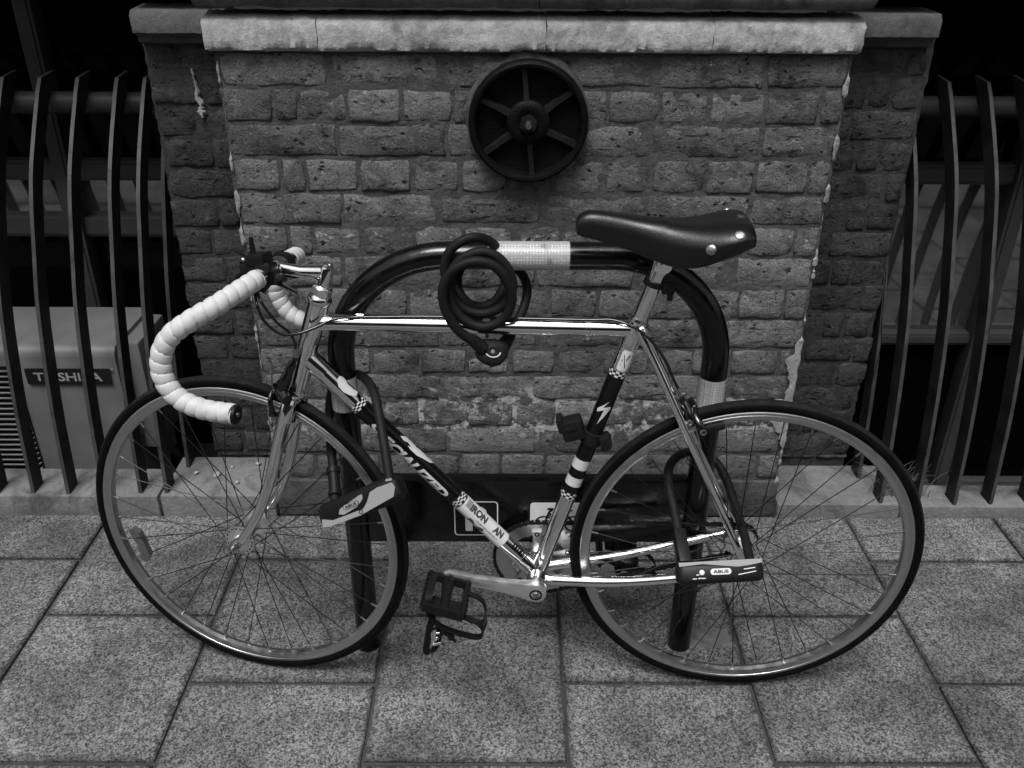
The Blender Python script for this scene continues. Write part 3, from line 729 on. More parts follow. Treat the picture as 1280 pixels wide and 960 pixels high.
# ------------------------------------------------------------------ bike stand
def stand():
    Ys = 1.444; XL, XR, ZT, R = -0.305, 0.380, 0.905, 0.20; r = 0.0243
    st = tag(empty('bike_stand', ((XL+XR)/2, Ys, 0)), 'black hooped tube bicycle stand with white reflective bands and sign board', 'bike stand'); ox = (XL+XR)/2
    path = [(XL-ox, 0, z) for z in (-0.02, 0.1, 0.3, 0.5, 0.68)]
    for k in range(0, 17):
        a = pi-pi/2*k/16; path.append((XL+R+R*cos(a)-ox, 0, ZT-R+R*sin(a)))
    for k in range(0, 17):
        a = pi/2-pi/2*k/16; path.append((XR-R+R*cos(a)-ox, 0, ZT-R+R*sin(a)))
    path += [(XR-ox, 0, z) for z in (0.68, 0.5, 0.3, 0.1, -0.02)]
    MB().tube(path, r, 28, up=(0, 1, 0)).build('hoop', 'stand_paint', st)
    MB().tube([(-0.035-ox, 0, ZT), (0.105-ox, 0, ZT)], r+0.0008, 28, caps=False).build('reflective_band', 'reflective_band', st)
    for X, z0, z1 in ((XL, 0.604, 0.672), (XR, 0.598, 0.672)):
        MB().tube([(X-ox, 0, z0), (X-ox, 0, z1)], r+0.0008, 28, caps=False).build('reflective_band', 'reflective_band', st)
    m = MB(); m.bbox((0, 0.010, 0.3625), (XR-XL-0.04, 0.030, 0.151), 0.004); bd = m.build('sign_board', 'stand_paint', st)
    yb = -0.0055
    # parking sign
    cx, cz = -0.063-ox, 0.350
    m = MB(); m.prism(rrect(0.094, 0.094, 0.010), (cx, yb, cz), (1, 0, 0), (0, 0, 1), 0.0022); p = m.build('parking_sign', 'sign_black', st, False)
    m = MB(); out = rrect(0.0885, 0.0845, 0.008); inn = rrect(0.0840, 0.0800, 0.006); N = len(out)
    m.add([(cx+x, yb-0.0032, cz+z) for x, z in out+inn], [(i, (i+1) % N, N+(i+1) % N, N+i) for i in range(N)]); m.build('border', 'sign_white', p, False)
    m = MB(); flat_text(m, 'P', 0.044, 0.062, (cx, yb, cz), (1, 0, 0), (0, 0, 1), 0.0032, offset=0.035); m.build('letter', 'sign_white', p, False)
    # bicycle sign
    cx, cz = 0.104-ox, 0.350
    m = MB(); m.prism(rrect(0.128, 0.094, 0.010), (cx, yb, cz), (1, 0, 0), (0, 0, 1), 0.0022); p = m.build('bicycle_sign', 'sign_black', st, False)
    m = MB(); m.prism(rrect(0.117, 0.078, 0.007), (cx, yb-0.0023, cz), (1, 0, 0), (0, 0, 1), 0.0008); m.build('panel', 'sign_white', p, False)
    m = MB(); yy = yb-0.0042
    def stroke(a, b, w=0.0045):
        a = Vector((a[0]+cx, yy, a[1]+cz)); b = Vector((b[0]+cx, yy, b[1]+cz)); d = (b-a).normalized(); t = Vector((-d.z, 0, d.x))*w/2
        m.add([a-t, b-t, b+t, a+t], [(0, 1, 2, 3)])
    for wx in (-0.030, 0.030):
        N = 28; ro, ri = 0.020, 0.0165
        m.add([(cx+wx+rr*cos(2*pi*k/N), yy+0.0003, cz-0.012+rr*sin(2*pi*k/N)) for rr in (ro, ri) for k in range(N)], [(k, (k+1) % N, N+(k+1) % N, N+k) for k in range(N)])
    stroke((-0.030, -0.012), (-0.020, 0.018)); stroke((-0.020, 0.018), (-0.013, 0.024)); stroke((-0.024, 0.025), (-0.011, 0.025)); stroke((-0.019, 0.012), (0.016, 0.012))
    stroke((-0.019, 0.010), (0.002, -0.014)); stroke((0.002, -0.014), (0.018, 0.020)); stroke((0.010, 0.021), (0.026, 0.021)); stroke((0.002, -0.013), (0.030, -0.012)); stroke((0.030, -0.012), (0.014, 0.012))
    m.build('pictogram', 'sign_black', p, False)
stand()

# ------------------------------------------------------------------ bicycle (local axes: x forward, y to the rider's left, z up; origin at the rear tyre's contact)
BY, BL = radians(3.5), radians(1.0); P0 = Vector((0.457, 1.342, 0.0))
bs = Vector((-cos(BY), sin(BY), 0)); n0 = Vector((-sin(BY), -cos(BY), 0)); zz = Vector((0, 0, 1))
bt = zz*cos(BL)-n0*sin(BL); bn = n0*cos(BL)+zz*sin(BL)
BM = Matrix(((bs.x, bn.x, bt.x, P0.x), (bs.y, bn.y, bt.y, P0.y), (bs.z, bn.z, bt.z, P0.z), (0, 0, 0, 1)))
BMI = BM.inverted()
bike = tag(empty('bicycle', M=BM), 'chrome road bicycle with white taped drop bars leaning on the hooped stand', 'bicycle')
def V(x, y, z): return Vector((x, y, z))
BB = V(.399, 0, .266); SEAT = V(.2405, 0, .803); HT = V(.7845, 0, .836); HB = V(.8415, 0, .662)
HAX = (HT-HB).normalized(); STEER = radians(-10)
SR = Matrix.Rotation(STEER, 3, HAX)
def st(p): return HT + SR @ (Vector(p)-HT)
def part(mb, name, mat, parent=None, **k): return mb.build(name, mat, parent if parent is not None else bike, **k)

frame = empty('frame', parent=bike)
def ftube(name, pts, rad, seg=20, mat='chrome'):
    m = MB(); m.tube(pts, rad, seg); return part(m, name, mat, frame)
DTA = V(.815, 0, .728); DTB = BB
TTA = V(.796, 0, .796); TTB = V(.2405, 0, .801)
tt = ftube('top_tube', [TTA, TTB], .0148, 28)
dt = ftube('down_tube', [DTA, DTB], .0166, 28)
stb = ftube('seat_tube', [SEAT+(SEAT-BB).normalized()*.012, BB], .0155, 28)
ht = ftube('head_tube', [HB, HT], .0184, 28)
for o_, a_, b_, r_ in ((TTA, TTA, TTA+V(-.032, 0, .0003), .0164), (DTA, DTA, DTA+(BB-DTA).normalized()*.04, .0184)):
    m = MB(); m.tube([a_, a_.lerp(b_, .6), b_], [r_, r_, r_-.0014], 24); part(m, 'lug', 'chrome', frame)
m = MB(); d = (BB-SEAT).normalized(); m.tube([SEAT-d*.014, SEAT+d*.026, SEAT+d*.036], [.0172, .0172, .0157], 24); part(m, 'lug', 'chrome', frame)
m = MB(); d = (DTA-BB).normalized(); m.tube([BB, BB+d*.040, BB+d*.052], [.0186, .0182, .0168], 24); part(m, 'lug', 'chrome', frame)
m = MB(); d = (SEAT-BB).normalized(); m.tube([BB, BB+d*.036, BB+d*.048], [.0176, .0172, .0157], 24); part(m, 'lug', 'chrome', frame)
m = MB(); m.lathe(BB-V(0, .034, 0), (0, 1, 0), [(.012, -.003), (.0195, -.003), (.0202, 0), (.0202, .068), (.0195, .071), (.012, .071)], 28); part(m, 'bottom_bracket', 'chrome', frame)
for sg in (1, -1):
    m = MB(); m.tube(catmull([BB+V(-.010, sg*.018, 0), BB+V(-.05, sg*.026, .004), BB+V(-.18, sg*.042, .022), V(.045, sg*.060, .331), V(.022, sg*.062, .334)], 6),
        [.0105]*12+[.0095]*6+[.0082]*7, 18); part(m, 'chainstay', 'chrome', frame)
    m = MB(); m.tube(catmull([V(.237, sg*.0150, .806), V(.205, sg*.022, .748), V(.14, sg*.036, .618), V(.05, sg*.054, .436), V(.010, sg*.062, .352)], 6),
        [.0074]*14+[.0068]*11, 16); part(m, 'seatstay', 'chrome', frame)
    m = MB(); m.prism([(.040, .328), (.036, .341), (.020, .346), (.010, .362), (.002, .360), (-.006, .346), (-.018, .346), (-.018, .338), (.004, .338), (.006, .332), (-.016, .329), (-.014, .322), (.01, .322)], (0, sg*.062+.002, 0), (1, 0, 0), (0, 0, 1), .004); part(m, 'dropout', 'steel', frame, smooth=False)
m = MB(); m.cyl(V(.158, -.034, .655), V(.158, .034, .655), .006, 14); part(m, 'brake_bridge', 'chrome', frame)
# seat clamp bolt
m = MB(); m.cyl(V(.222, -.014, .800), V(.222, .020, .800), .0065, 16); m.cyl(V(.2225, .020, .800), V(.2225, .025, .800), .0050, 14); part(m, 'seat_bolt', 'steel', frame)

# ---- decals on the tubes
class Wrap:
    def __init__(s, A, B_, r):
        s.A = A; s.d = (B_-A).normalized(); s.L = (B_-A).length; s.r = r
        w = V(-s.d.z, 0, s.d.x)
        s.w = w if w.z > 0 else -w
        if abs(s.d.x) < .5: s.w = V(-abs(s.d.z), 0, -s.d.x*(1 if s.d.z < 0 else -1))   # seat tube: towards the rear wheel
    def pt(s, u, phi, off=0.0): return s.A + s.d*u + V(0, 1, 0)*((s.r+off)*cos(phi)) + s.w*((s.r+off)*sin(phi))
    def from_px(s, x, y):
        dv = _f + CR*((x-640)/FPX) + CU*((480-y)/FPX); O = BMI @ Vector((0, 0, CAM_H)); D = BMI.to_3x3() @ dv
        e1 = V(0, 1, 0); a = O-s.A; ox, oy, dx, dy = a.dot(e1), a.dot(s.w), D.dot(e1), D.dot(s.w)
        A2 = dx*dx+dy*dy; B2 = ox*dx+oy*dy; C2 = ox*ox+oy*oy-s.r*s.r; q = B2*B2-A2*C2
        t = (-B2-sqrt(q))/A2 if q > 0 else -B2/A2
        p = a+D*t; return p.dot(s.d), atan2(oy+dy*t, ox+dx*t)
    def px_poly(s, m, pts, off):
        c = [s.from_px(*p) for p in pts]; s.poly(m, [(u, ph*s.r) for u, ph in c], 0, 0, off)
    def sleeve(s, u0, u1, off, seg=32, nu=1, p0=-pi, p1=pi):
        m = MB(); vs = []
        full = abs(p1-p0-2*pi) < 1e-6
        for i in range(nu+1):
            for k in range(seg + (0 if full else 1)):
                vs.append(s.pt(u0+(u1-u0)*i/nu, p0+(p1-p0)*k/seg, off))
        K = seg+(0 if full else 1)
        for i in range(nu):
            for k in range(seg):
                k2 = (k+1) % K; m.f.append([i*K+k, i*K+k2, (i+1)*K+k2, (i+1)*K+k]); m.m.append((i+k//2) % 2 if nu > 1 else 0)
        m.v = vs; return m
    def text(s, m, body, width, height, uc, phic, off, **kw):
        vs, fs = text_mesh(body, width, height, cuts=8, **kw)
        m.add([s.pt(uc+x, phic+y/s.r, off) for x, y in vs], fs)
    def poly(s, m, pts, uc, phic, off):
        bm = bmesh.new(); q = [bm.verts.new((x, y, 0)) for x, y in pts]; bm.faces.new(q)
        ys = [y for x, y in pts]; y0, y1 = min(ys), max(ys)
        for k in range(1, 10):
            bmesh.ops.bisect_plane(bm, geom=bm.verts[:]+bm.edges[:]+bm.faces[:], plane_co=(0, y0+(y1-y0)*k/10, 0), plane_no=(0, 1, 0))
        bmesh.ops.triangulate(bm, faces=bm.faces[:]); bm.verts.index_update()
        m.add([s.pt(uc+v.co.x, phic+v.co.y/s.r, off) for v in bm.verts], [[v.index for v in f.verts] for f in bm.faces]); bm.free()
DW = Wrap(DTA, DTB, .0166); SW = Wrap(SEAT, BB, .0155)
Ld = DW.L; Ls = SW.L
def deci(m, name, mat, par): return part(m, name, mat, frame)
deci(DW.sleeve(.212*Ld, .618*Ld, .0003), 'black_panel', 'decal_black', dt)
deci(DW.sleeve(.190*Ld, .211*Ld, .0004, 32, 4), 'checker_band', ['decal_black', 'decal_white'], dt)
deci(DW.sleeve(.619*Ld, .640*Ld, .0004, 32, 4), 'checker_band', ['decal_black', 'decal_white'], dt)
deci(DW.sleeve(.645*Ld, .835*Ld, .0005, 40, 1, radians(-75), radians(150)), 'sticker', 'sticker_white', dt)
m = MB(); DW.text(m, 'SPECIALIZED', .205, .0190, .425*Ld, radians(-16), .0007, offset=.05, shear=.25); deci(m, 'lettering', 'decal_white', dt)
m = MB(); DW.px_poly(m, [(500, 545), (505, 545.5), (512, 549), (517, 553), (520, 559), (527, 564), (534, 570), (541, 577), (544, 580.5), (537, 578.5), (528, 573), (521, 569.5), (513, 562), (507, 554)], .0007); deci(m, 'logo', 'decal_white', dt)
m = MB(); DW.px_poly(m, [(505, 551), (510, 553.5), (513.5, 559), (508.5, 556.5)], .0010); DW.px_poly(m, [(509, 560), (514, 565), (519, 567.5), (513.5, 566)], .0010); deci(m, 'logo_lines', 'decal_black', dt)
m = MB(); DW.px_poly(m, [(424, 470), (430, 472), (434, 480), (441, 486), (447, 490), (445, 495), (437, 494), (429, 490), (423, 483), (421, 475)], .0006); deci(m, 'flame_decal', 'decal_white', dt)
m = MB(); DW.text(m, 'IRON', .044, .0150, .706*Ld, radians(50), .0009, offset=.06); DW.text(m, 'AN', .024, .0150, .795*Ld, radians(50), .0009, offset=.06); deci(m, 'lettering', 'print_grey', dt)
m = MB()
for k in range(7): DW.poly(m, [(k*.0016, -.008), (k*.0016+.0008, -.008), (k*.0016+.0008, .008), (k*.0016, .008)], .652*Ld, radians(55), .0009)
DW.px_poly(m, [(583, 647.5), (588, 647), (592, 650.5), (593.5, 655), (590, 653), (587.5, 650)], .0009); DW.px_poly(m, [(594.5, 657), (599, 658.5), (604.5, 661), (604, 664), (598.5, 661.5)], .0009)
for k in range(14): DW.poly(m, [(0, 0), (.0022+.0008*(k % 3), 0), (.0022+.0008*(k % 3), .0016), (0, .0016)], .715*Ld+k*.0042, radians(2), .0009)
deci(m, 'print', 'print_grey', dt)
m = MB()
for k, (u_, w_) in enumerate(((.862, .003), (.872, .004), (.883, .003), (.892, .006), (.906, .003), (.918, .005), (.930, .004))): DW.poly(m, [(0, -.006), (w_, -.0045), (w_+.0015, .006), (.0015, .0045)], u_*Ld, radians(58), .0006)
deci(m, 'worn_print', 'decal_black', dt)
deci(SW.sleeve(.168*Ls, .488*Ls, .0003), 'black_panel', 'decal_black', stb)
for a_, b_, mt in ((.490, .527, 'decal_white'), (.528, .560, 'decal_black'), (.561, .596, 'decal_white'), (.597, .624, 'decal_black')):
    deci(SW.sleeve(a_*Ls, b_*Ls, .0003), 'stripe', mt, stb)
for a_ in (.146, .625): deci(SW.sleeve(a_*Ls, (a_+.021)*Ls, .0004, 32, 3), 'checker_band', ['decal_black', 'decal_white'], stb)
m = MB()   # lightning-like S emblem, u runs down the tube, v towards the rear wheel
SW.px_poly(m, [(762, 502), (747, 510), (746.5, 514), (755, 512.5), (746, 530), (763, 510.5), (763, 508), (754, 509.5)], .0006); deci(m, 'emblem', 'decal_white', stb)
m = MB(); SW.poly(m, rrect(.040, .019, .005, 4), .105*Ls, radians(5), .0005); stk = deci(m, 'sticker', 'sticker_white', stb)
m = MB()
for q in ([(-.012, -.006), (-.011, -.0045), (.012, .004), (.012, .0025)], [(-.002, -.006), (-.002, -.0045), (.010, -.006), (.010, -.0048)], [(-.014, .004), (-.012, .006), (-.002, .002), (-.002, .0005)]):
    SW.poly(m, q, .105*Ls, radians(5), .0009)
deci(m, 'print', 'decal_black', stb)

# ---- wheels
def wheel(c, R3, nm_seg=96, flange=.031, hubw=.033, rear=False):
    """hub-centred wheel; R3 is the 3x3 rotation into bike axes"""
    M = Matrix.Translation(c) @ R3.to_4x4()
    w = empty('wheel', parent=bike); w.matrix_local = M
    RO = .336; rt = .0118; rc = RO-rt
    m = MB(); prof = []; N = 20
    for k in range(N):
        a = 2*pi*k/N; prof.append((rc+rt*cos(a), rt*sin(a)))
    seg = nm_seg; vs = []
    for k in range(seg):
        an = 2*pi*k/seg
        for r, y in prof: vs.append((r*sin(an), y, r*cos(an)))
    m.v = vs
    for k in range(seg):
        k2 = (k+1) % seg
        for j in range(N):
            j2 = (j+1) % N; m.f.append([k*N+j, k*N+j2, k2*N+j2, k2*N+j]); m.m.append(1 if (j < 3 or j >= N-3) else 0)
    ty = m.build('tyre', ['rubber', 'tread'], w)
    prof = [(.3165, .0095), (.3150, .0104), (.3105, .0104), (.3100, .0097), (.3095, .0104), (.3040, .0104), (.3025, .0098), (.2985, .0075), (.2965, 0), (.2985, -.0075), (.3025, -.0098), (.3040, -.0104), (.3095, -.0104), (.3100, -.0097), (.3105, -.0104), (.3150, -.0104), (.3165, -.0095)]
    m = MB(); m.lathe((0, 0, 0), (0, 1, 0), prof, 112, closed=True); m.build('rim', 'alloy', w, angle=25)
    # hub
    m = MB()
    fw = hubw
    m.lathe((0, 0, 0), (0, 1, 0), [(.006, -fw-.012), (.011, -fw-.010), (.0125, -fw-.003), (flange, -fw-.0018), (flange+.0005, -fw), (flange, -fw+.0018), (.018, -fw+.004), (.0125, -fw+.010), (.0115, 0), (.0125, fw-.010), (.018, fw-.004), (flange, fw-.0018), (flange+.0005, fw), (flange, fw+.0018), (.0125, fw+.003), (.011, fw+.010), (.006, fw+.012)], 40)
    m.cur = 1
    for sy in (1, -1):
        for k in range(18):
            a = 2*pi*k/18; N6 = 8; hc = V((flange-.0045)*cos(a), sy*(fw+.0024), (flange-.0045)*sin(a))
            m.add([hc+V(.0019*cos(2*pi*q/N6), 0, .0019*sin(2*pi*q/N6)) for q in range(N6)], [tuple(range(N6))])
    hub = m.build('hub', ['polished', 'ac_dark'], w)
    ax = .074 if rear else .070
    m = MB(); m.cyl((0, -ax, 0), (0, ax, 0), .0048, 14)
    for sg in (1, -1):
        m.prism([(.0098*cos(2*pi*k/6), .0098*sin(2*pi*k/6)) for k in range(6)], (0, sg*(ax-.008)+.003, 0), (1, 0, 0), (0, 0, 1), .006)
        m.lathe((0, sg*(ax-.013), 0), (0, 1, 0), [(.008, -.003), (.0105, -.002), (.0105, .002), (.008, .003)], 20)
    m.build('axle', 'steel', w)
    # spokes: 36, three-cross; four shared meshes, each spoke its own object
    n = 36; kinds = []
    for side in (1, -1):
        for tr in (1, -1):
            hr = flange-.004; off = radians(60)*tr
            a = V(hr*sin(off), side*(fw+.0015*tr), hr*cos(off)); b = V(0, side*.002, .298)
            m = MB(); m.tube([a, b], .00100, 6)
            dd = (a-b).normalized()
            me_o = m.build('spoke', 'spoke_steel', None); me = me_o.data; bpy.data.objects.remove(me_o, do_unlink=True)
            m = MB(); m.tube([b+dd*.013, b], [.0018, .0021], 8)
            nm_o = m.build('nipple', 'bright_bolt', None); nme = nm_o.data; bpy.data.objects.remove(nm_o, do_unlink=True)
            kinds.append((me, nme))
    for k in range(n):
        kd = k % 4; me, nme = kinds[(0, 2, 1, 3)[kd]]
        o = link('spoke', me, w); o.rotation_euler = (0, 2*pi*k/n+.05, 0)
        o2 = link('nipple', nme, w); o2.rotation_euler = o.rotation_euler
    return w, M
RID = Matrix.Identity(3)
RW, RM = wheel(V(0, 0, .336), RID, rear=True)
FHUB = V(.977, 0, .336)
FW, FM = wheel(st(FHUB), SR)
def in_wheel(M, pts):            # bike-axes points to wheel-axes points
    inv = M.inverted(); return [inv @ p for p in pts]
def reflector_part(w, ang):
    m = MB(); R = Matrix.Rotation(ang, 3, 'Y')
    poly = [(-.040, .262), (-.028, .250), (.028, .250), (.040, .262), (.036, .274), (0, .268), (-.036, .274)]
    vs = []
    for y in (-.006, .006):
        for x, z in poly: vs.append(R @ V(x, y, z))
    N = len(poly); m.add(vs, [tuple(range(N))[::-1], tuple(range(N, 2*N))]+[(i, (i+1) % N, N+(i+1) % N, N+i) for i in range(N)])
    o = m.build('reflector', 'reflector', w, False)
reflector_part(FW, radians(106)); reflector_part(RW, radians(108))
m = MB(); m.lathe(V(0, -.045, 0), (0, 1, 0), [(.012, -.004), (.0325, -.0015), (.0335, 0), (.0325, .0015), (.012, .004)], 32); m.build('sprocket', 'steel', RW)

# ---- fork, headset, stem
fork = empty('fork', parent=bike)
cr = HB - HAX*.012
m = MB(); m.tube([st(HB-HAX*.004), st(cr-HAX*.020)], [.0165, .0150], 20)
for sg in (1, -1):
    m.tube([st(V(cr.x+.002, sg*.006, cr.z-.006)), st(V(cr.x+.004, sg*.022, cr.z-.006)), st(V(cr.x+.005, sg*.027, cr.z-.018)), st(V(cr.x+.009, sg*.029, cr.z-.040))], [.0145, .0145, .0142, .0128], 20)
part(m, 'fork_crown', 'chrome', fork)
for sg in (1, -1):
    P = [V(cr.x+.006, sg*.028, cr.z-.018), V(cr.x+.026, sg*.034, cr.z-.085), V(.892, sg*.041, .49), V(.922, sg*.046, .415), V(.958, sg*.049, .358), V(.972, sg*.050, .343)]
    C_ = catmull(P, 6); n = len(C_)
    m = MB(); m.tube([st(p) for p in C_], [.0130-.0062*(i/(n-1))**1.1 for i in range(n)], 20); part(m, 'fork_blade', 'chrome', fork)
    m = MB(); m.tube([st(V(.966, sg*.050, .350)), st(V(.977, sg*.050, .336)), st(V(.984, sg*.050, .326))], [.006, .011, .007], 12, flat=None); part(m, 'fork_end', 'steel', fork)
m = MB()    # scratched emblem on the near blade
hs = empty('headset', parent=bike)
m = MB(); m.lathe(HB-HAX*.010, HAX, [(.014, 0), (.0195, .001), (.0208, .004), (.0200, .007), (.0185, .010), (.0185, .013)], 28); part(m, 'lower_cup', 'chrome', hs)
m = MB(); m.lathe(HT, HAX, [(.0178, -.004), (.0205, -.001), (.0215, .003), (.0205, .008), (.0185, .011), (.0172, .013)], 28); part(m, 'upper_cup', 'chrome', hs)
m = MB(); m.prism([(.0185*cos(2*pi*k/8), .0185*sin(2*pi*k/8)) for k in range(8)], HT+HAX*.016, (SR@HAX.orthogonal().normalized()), (SR@HAX.cross(HAX.orthogonal().normalized())), .010)
m.lathe(HT, HAX, [(.016, .012), (.0162, .024), (.0172, .025), (.0172, .028), (.0150, .030), (.0118, .031)], 24); part(m, 'lock_nut', 'chrome', hs, angle=25)
stem = empty('stem', parent=bike)
Q0 = HT+HAX*.020; Q1 = HT+HAX*.066
m = MB(); m.tube([st(Q0), st(Q1-HAX*.004), st(Q1)], [.0120, .0120, .0100], 22); part(m, 'quill', 'chrome', stem)
CL = V(.862, 0, .888)
m = MB()
ext = catmull([HT+HAX*.036+V(.001, 0, 0), HT+HAX*.046+V(.010, 0, .0015), Q1-HAX*.013+V(.030, 0, -.001), CL+V(-.016, 0, 0)], 6)
ext = [Q1-HAX*.012, Q1-HAX*.012+V(.012, 0, -.0006), Q1-HAX*.012+V(.045, 0, -.0026), CL+V(-.012, 0, .0005), CL]
m.tube([st(p) for p in ext], [.0126, .0126, .0118, .0118, .0118], 20, flat=.9, up=(0, 0, 1))
g2 = [HT+HAX*.030, HT+HAX*.042+V(.009, 0, 0), Q1-HAX*.020+V(.024, 0, 0), CL+V(-.03, 0, -.002)]
m.tube([st(p) for p in catmull(g2, 5)], .0100, 14)
m.lathe(st(CL)-SR@V(0, .021, 0), SR@V(0, 1, 0), [(.0135, 0), (.0165, .001), (.0170, .004), (.0170, .038), (.0165, .041), (.0135, .042)], 24)
wb = [HT+HAX*.034+V(.006, 0, 0), HT+HAX*.043+V(.010, 0, 0), HT+HAX*.048+V(.020, 0, -.001), CL+V(-.040, 0, -.012), CL+V(-.010, 0, -.012), CL+V(-.010, 0, .004), Q1-HAX*.010]
vs = [st(p+V(0, sy*.0088, 0)) for sy in (1, -1) for p in wb]; N = len(wb)
m.add(vs, [tuple(range(N)), tuple(range(N, 2*N))[::-1]]+[(i, (i+1) % N, N+(i+1) % N, N+i) for i in range(N)])
part(m, 'extension', 'chrome', stem)
m = MB(); m.lathe(st(Q1), HAX, [(.0095, -.001), (.0098, .001), (.008, .0045), (.0055, .005), (.005, .003), (.0, .003)], 20); part(m, 'stem_bolt', 'steel', stem)

# ---- handlebar with wrapped tape
hb = empty('handlebar', parent=bike)
def drop(sg):
    P = [V(.862, sg*.022, .888), V(.8645, sg*.055, .886), V(.873, sg*.10, .880), V(.895, sg*.145, .865), V(.925, sg*.175, .847), V(.953, sg*.190, .824), V(.968, sg*.198, .793), V(.967, sg*.202, .757), V(.945, sg*.204, .726), V(.903, sg*.205, .711), V(.845, sg*.206, .709)]
    return catmull(P, 40)
m = MB(); m.tube([st(V(.862, -.060, .887)), st(V(.862, .060, .887))], .0128, 20); part(m, 'bar_centre', 'chrome', hb)
for sg in (1, -1):
    C_ = drop(sg); L_ = [0.0]
    for i in range(1, len(C_)): L_.append(L_[-1]+(C_[i]-C_[i-1]).length)
    # resample evenly
    tot = L_[-1]; step = .0013; pts = []; j = 0; s0 = .036
    while s0 < tot:
        while L_[j+1] < s0: j += 1
        t_ = (s0-L_[j])/(L_[j+1]-L_[j]); pts.append(C_[j].lerp(C_[j+1], t_)); s0 += step
    pts = [st(p) for p in pts]; N = len(pts); seg = 22; m = MB(); vs = []
    nrm = None
    for i in range(N):
        tg = (pts[min(i+1, N-1)]-pts[max(i-1, 0)]).normalized()
        if nrm is None: nrm = V(0, 0, 1)
        nrm = (nrm-tg*nrm.dot(tg)).normalized(); bi = tg.cross(nrm)
        for k in range(seg):
            a = 2*pi*k/seg; pitch = .0185
            ph = (i*step/pitch + a/(2*pi)*sg + .08*nse(i*step*30, a)) % 1.0
            r = .0144+.0020*max(0.0, sin(pi*min(1, ph*1.0)))**.5+.0013*(1-ph)-(.0008 if ph > .95 else 0)
            vs.append(pts[i]+(nrm*cos(a)+bi*sin(a))*r)
    fs = [(i*seg+k, i*seg+(k+1) % seg, (i+1)*seg+(k+1) % seg, (i+1)*seg+k) for i in range(N-1) for k in range(seg)]
    m.add(vs, fs+[tuple(range(seg))[::-1]]); part(m, 'bar_tape', 'bar_tape', hb, angle=55)
    e = pts[-1]; tg = (pts[-1]-pts[-3]).normalized()
    m = MB(); m.lathe(e, tg, [(.0158, -.004), (.0160, .001), (.0145, .004), (.0075, .0045), (.006, .002), (.0, .002)], 22); pl = part(m, 'end_plug', 'black_plastic', hb)
    m = MB(); m.lathe(e, tg, [(.0048, .001), (.0045, .0055), (.002, .006), (0, .006)], 12); part(m, 'plug_screw', 'bright_bolt', hb)
    # finishing strip of thin grey tape beside the stem
    a0, a1 = st(V(.8645, sg*.050, .886)), st(V(.8665, sg*.063, .885))
    m = MB(); m.tube([a0, a1], [.0150, .0168], 22); part(m, 'finishing_strip', 'litter', hb)

# ---- lamp bracket and auxiliary brake levers by the stem
def lever(sg, kx):
    lv = empty('brake_lever', parent=bike)
    c = V(.863, sg*.036, .887)
    m = MB(); m.lathe(st(c-V(0, .009, 0)), SR@V(0, 1, 0), [(.0135, 0), (.0185, .001), (.0190, .009), (.0185, .017), (.0135, .018)], 20); part(m, 'clamp', 'black_plastic', lv)
    R = SR @ Matrix.Rotation(radians(18), 3, 'Y')
    m = MB(); m.bbox(st(c+V(.022, 0, -.012)), (.034, .020, .026), .004, R); part(m, 'body', 'black_plastic', lv)
    m = MB(); m.tube([st(c+V(.030, sg*.004, -.004)), st(c+V(.030, sg*.03, .004)), st(c+V(.024, sg*.060, .004))], [.006, .0052, .004], 10, flat=.6); part(m, 'blade', 'black_plastic', lv)
lever(1, 0); lever(-1, 0)
lb = empty('lamp_bracket', parent=bike)
m = MB()
for y in (.026, .029): m.lathe(st(V(.862, y-.012, .888)), SR@V(0, 1, 0), [(.0135, 0), (.0180, .001), (.0185, .012), (.0180, .023), (.0135, .024)], 20)
part(m, 'clamp', 'black_soft', lb)
for k, (dx, dy, dz, sx, sy, sz, rx) in enumerate(((.012, .030, .024, .030, .034, .016, .1), (.020, .026, .010, .036, .040, .014, .25), (.030, .016, .002, .026, .032, .020, -.1), (-.004, .034, .010, .022, .030, .014, .2), (.010, .034, -.014, .028, .034, .014, -.2), (-.018, .028, -.010, .020, .024, .012, .3))):
    R = SR @ Matrix.Rotation(rx, 3, 'X') @ Matrix.Rotation(rx*1.5, 3, 'Y')
    m = MB(); m.bbox(st(V(.862+dx, dy, .888+dz)), (sx*1.15, sy*1.1, sz*1.25), .0035, R); part(m, 'ribbed_block', 'black_plastic', lb)
m = MB(); m.tube([st(V(.886, .022, .902)), st(V(.888, .022, .928)), st(V(.889, .022, .946))], [.0062, .0050, .0035], 10, flat=.6); part(m, 'tongue', 'black_plastic', lb)
m = MB(); m.lathe(st(V(.899, .024, .902)), SR@V(.9, .2, .2), [(.0, -.016), (.0125, -.014), (.0135, 0), (.0125, .008), (.010, .010), (0, .010)], 18); part(m, 'knob', 'black_gloss', lb)
m = MB(); m.tube([st(V(.846, .03, .872)), st(V(.826, .034, .868)), st(V(.806, .036, .861))], [.0042, .0036, .0026], 10, flat=.6); part(m, 'strap_tail', 'black_plastic', lb)

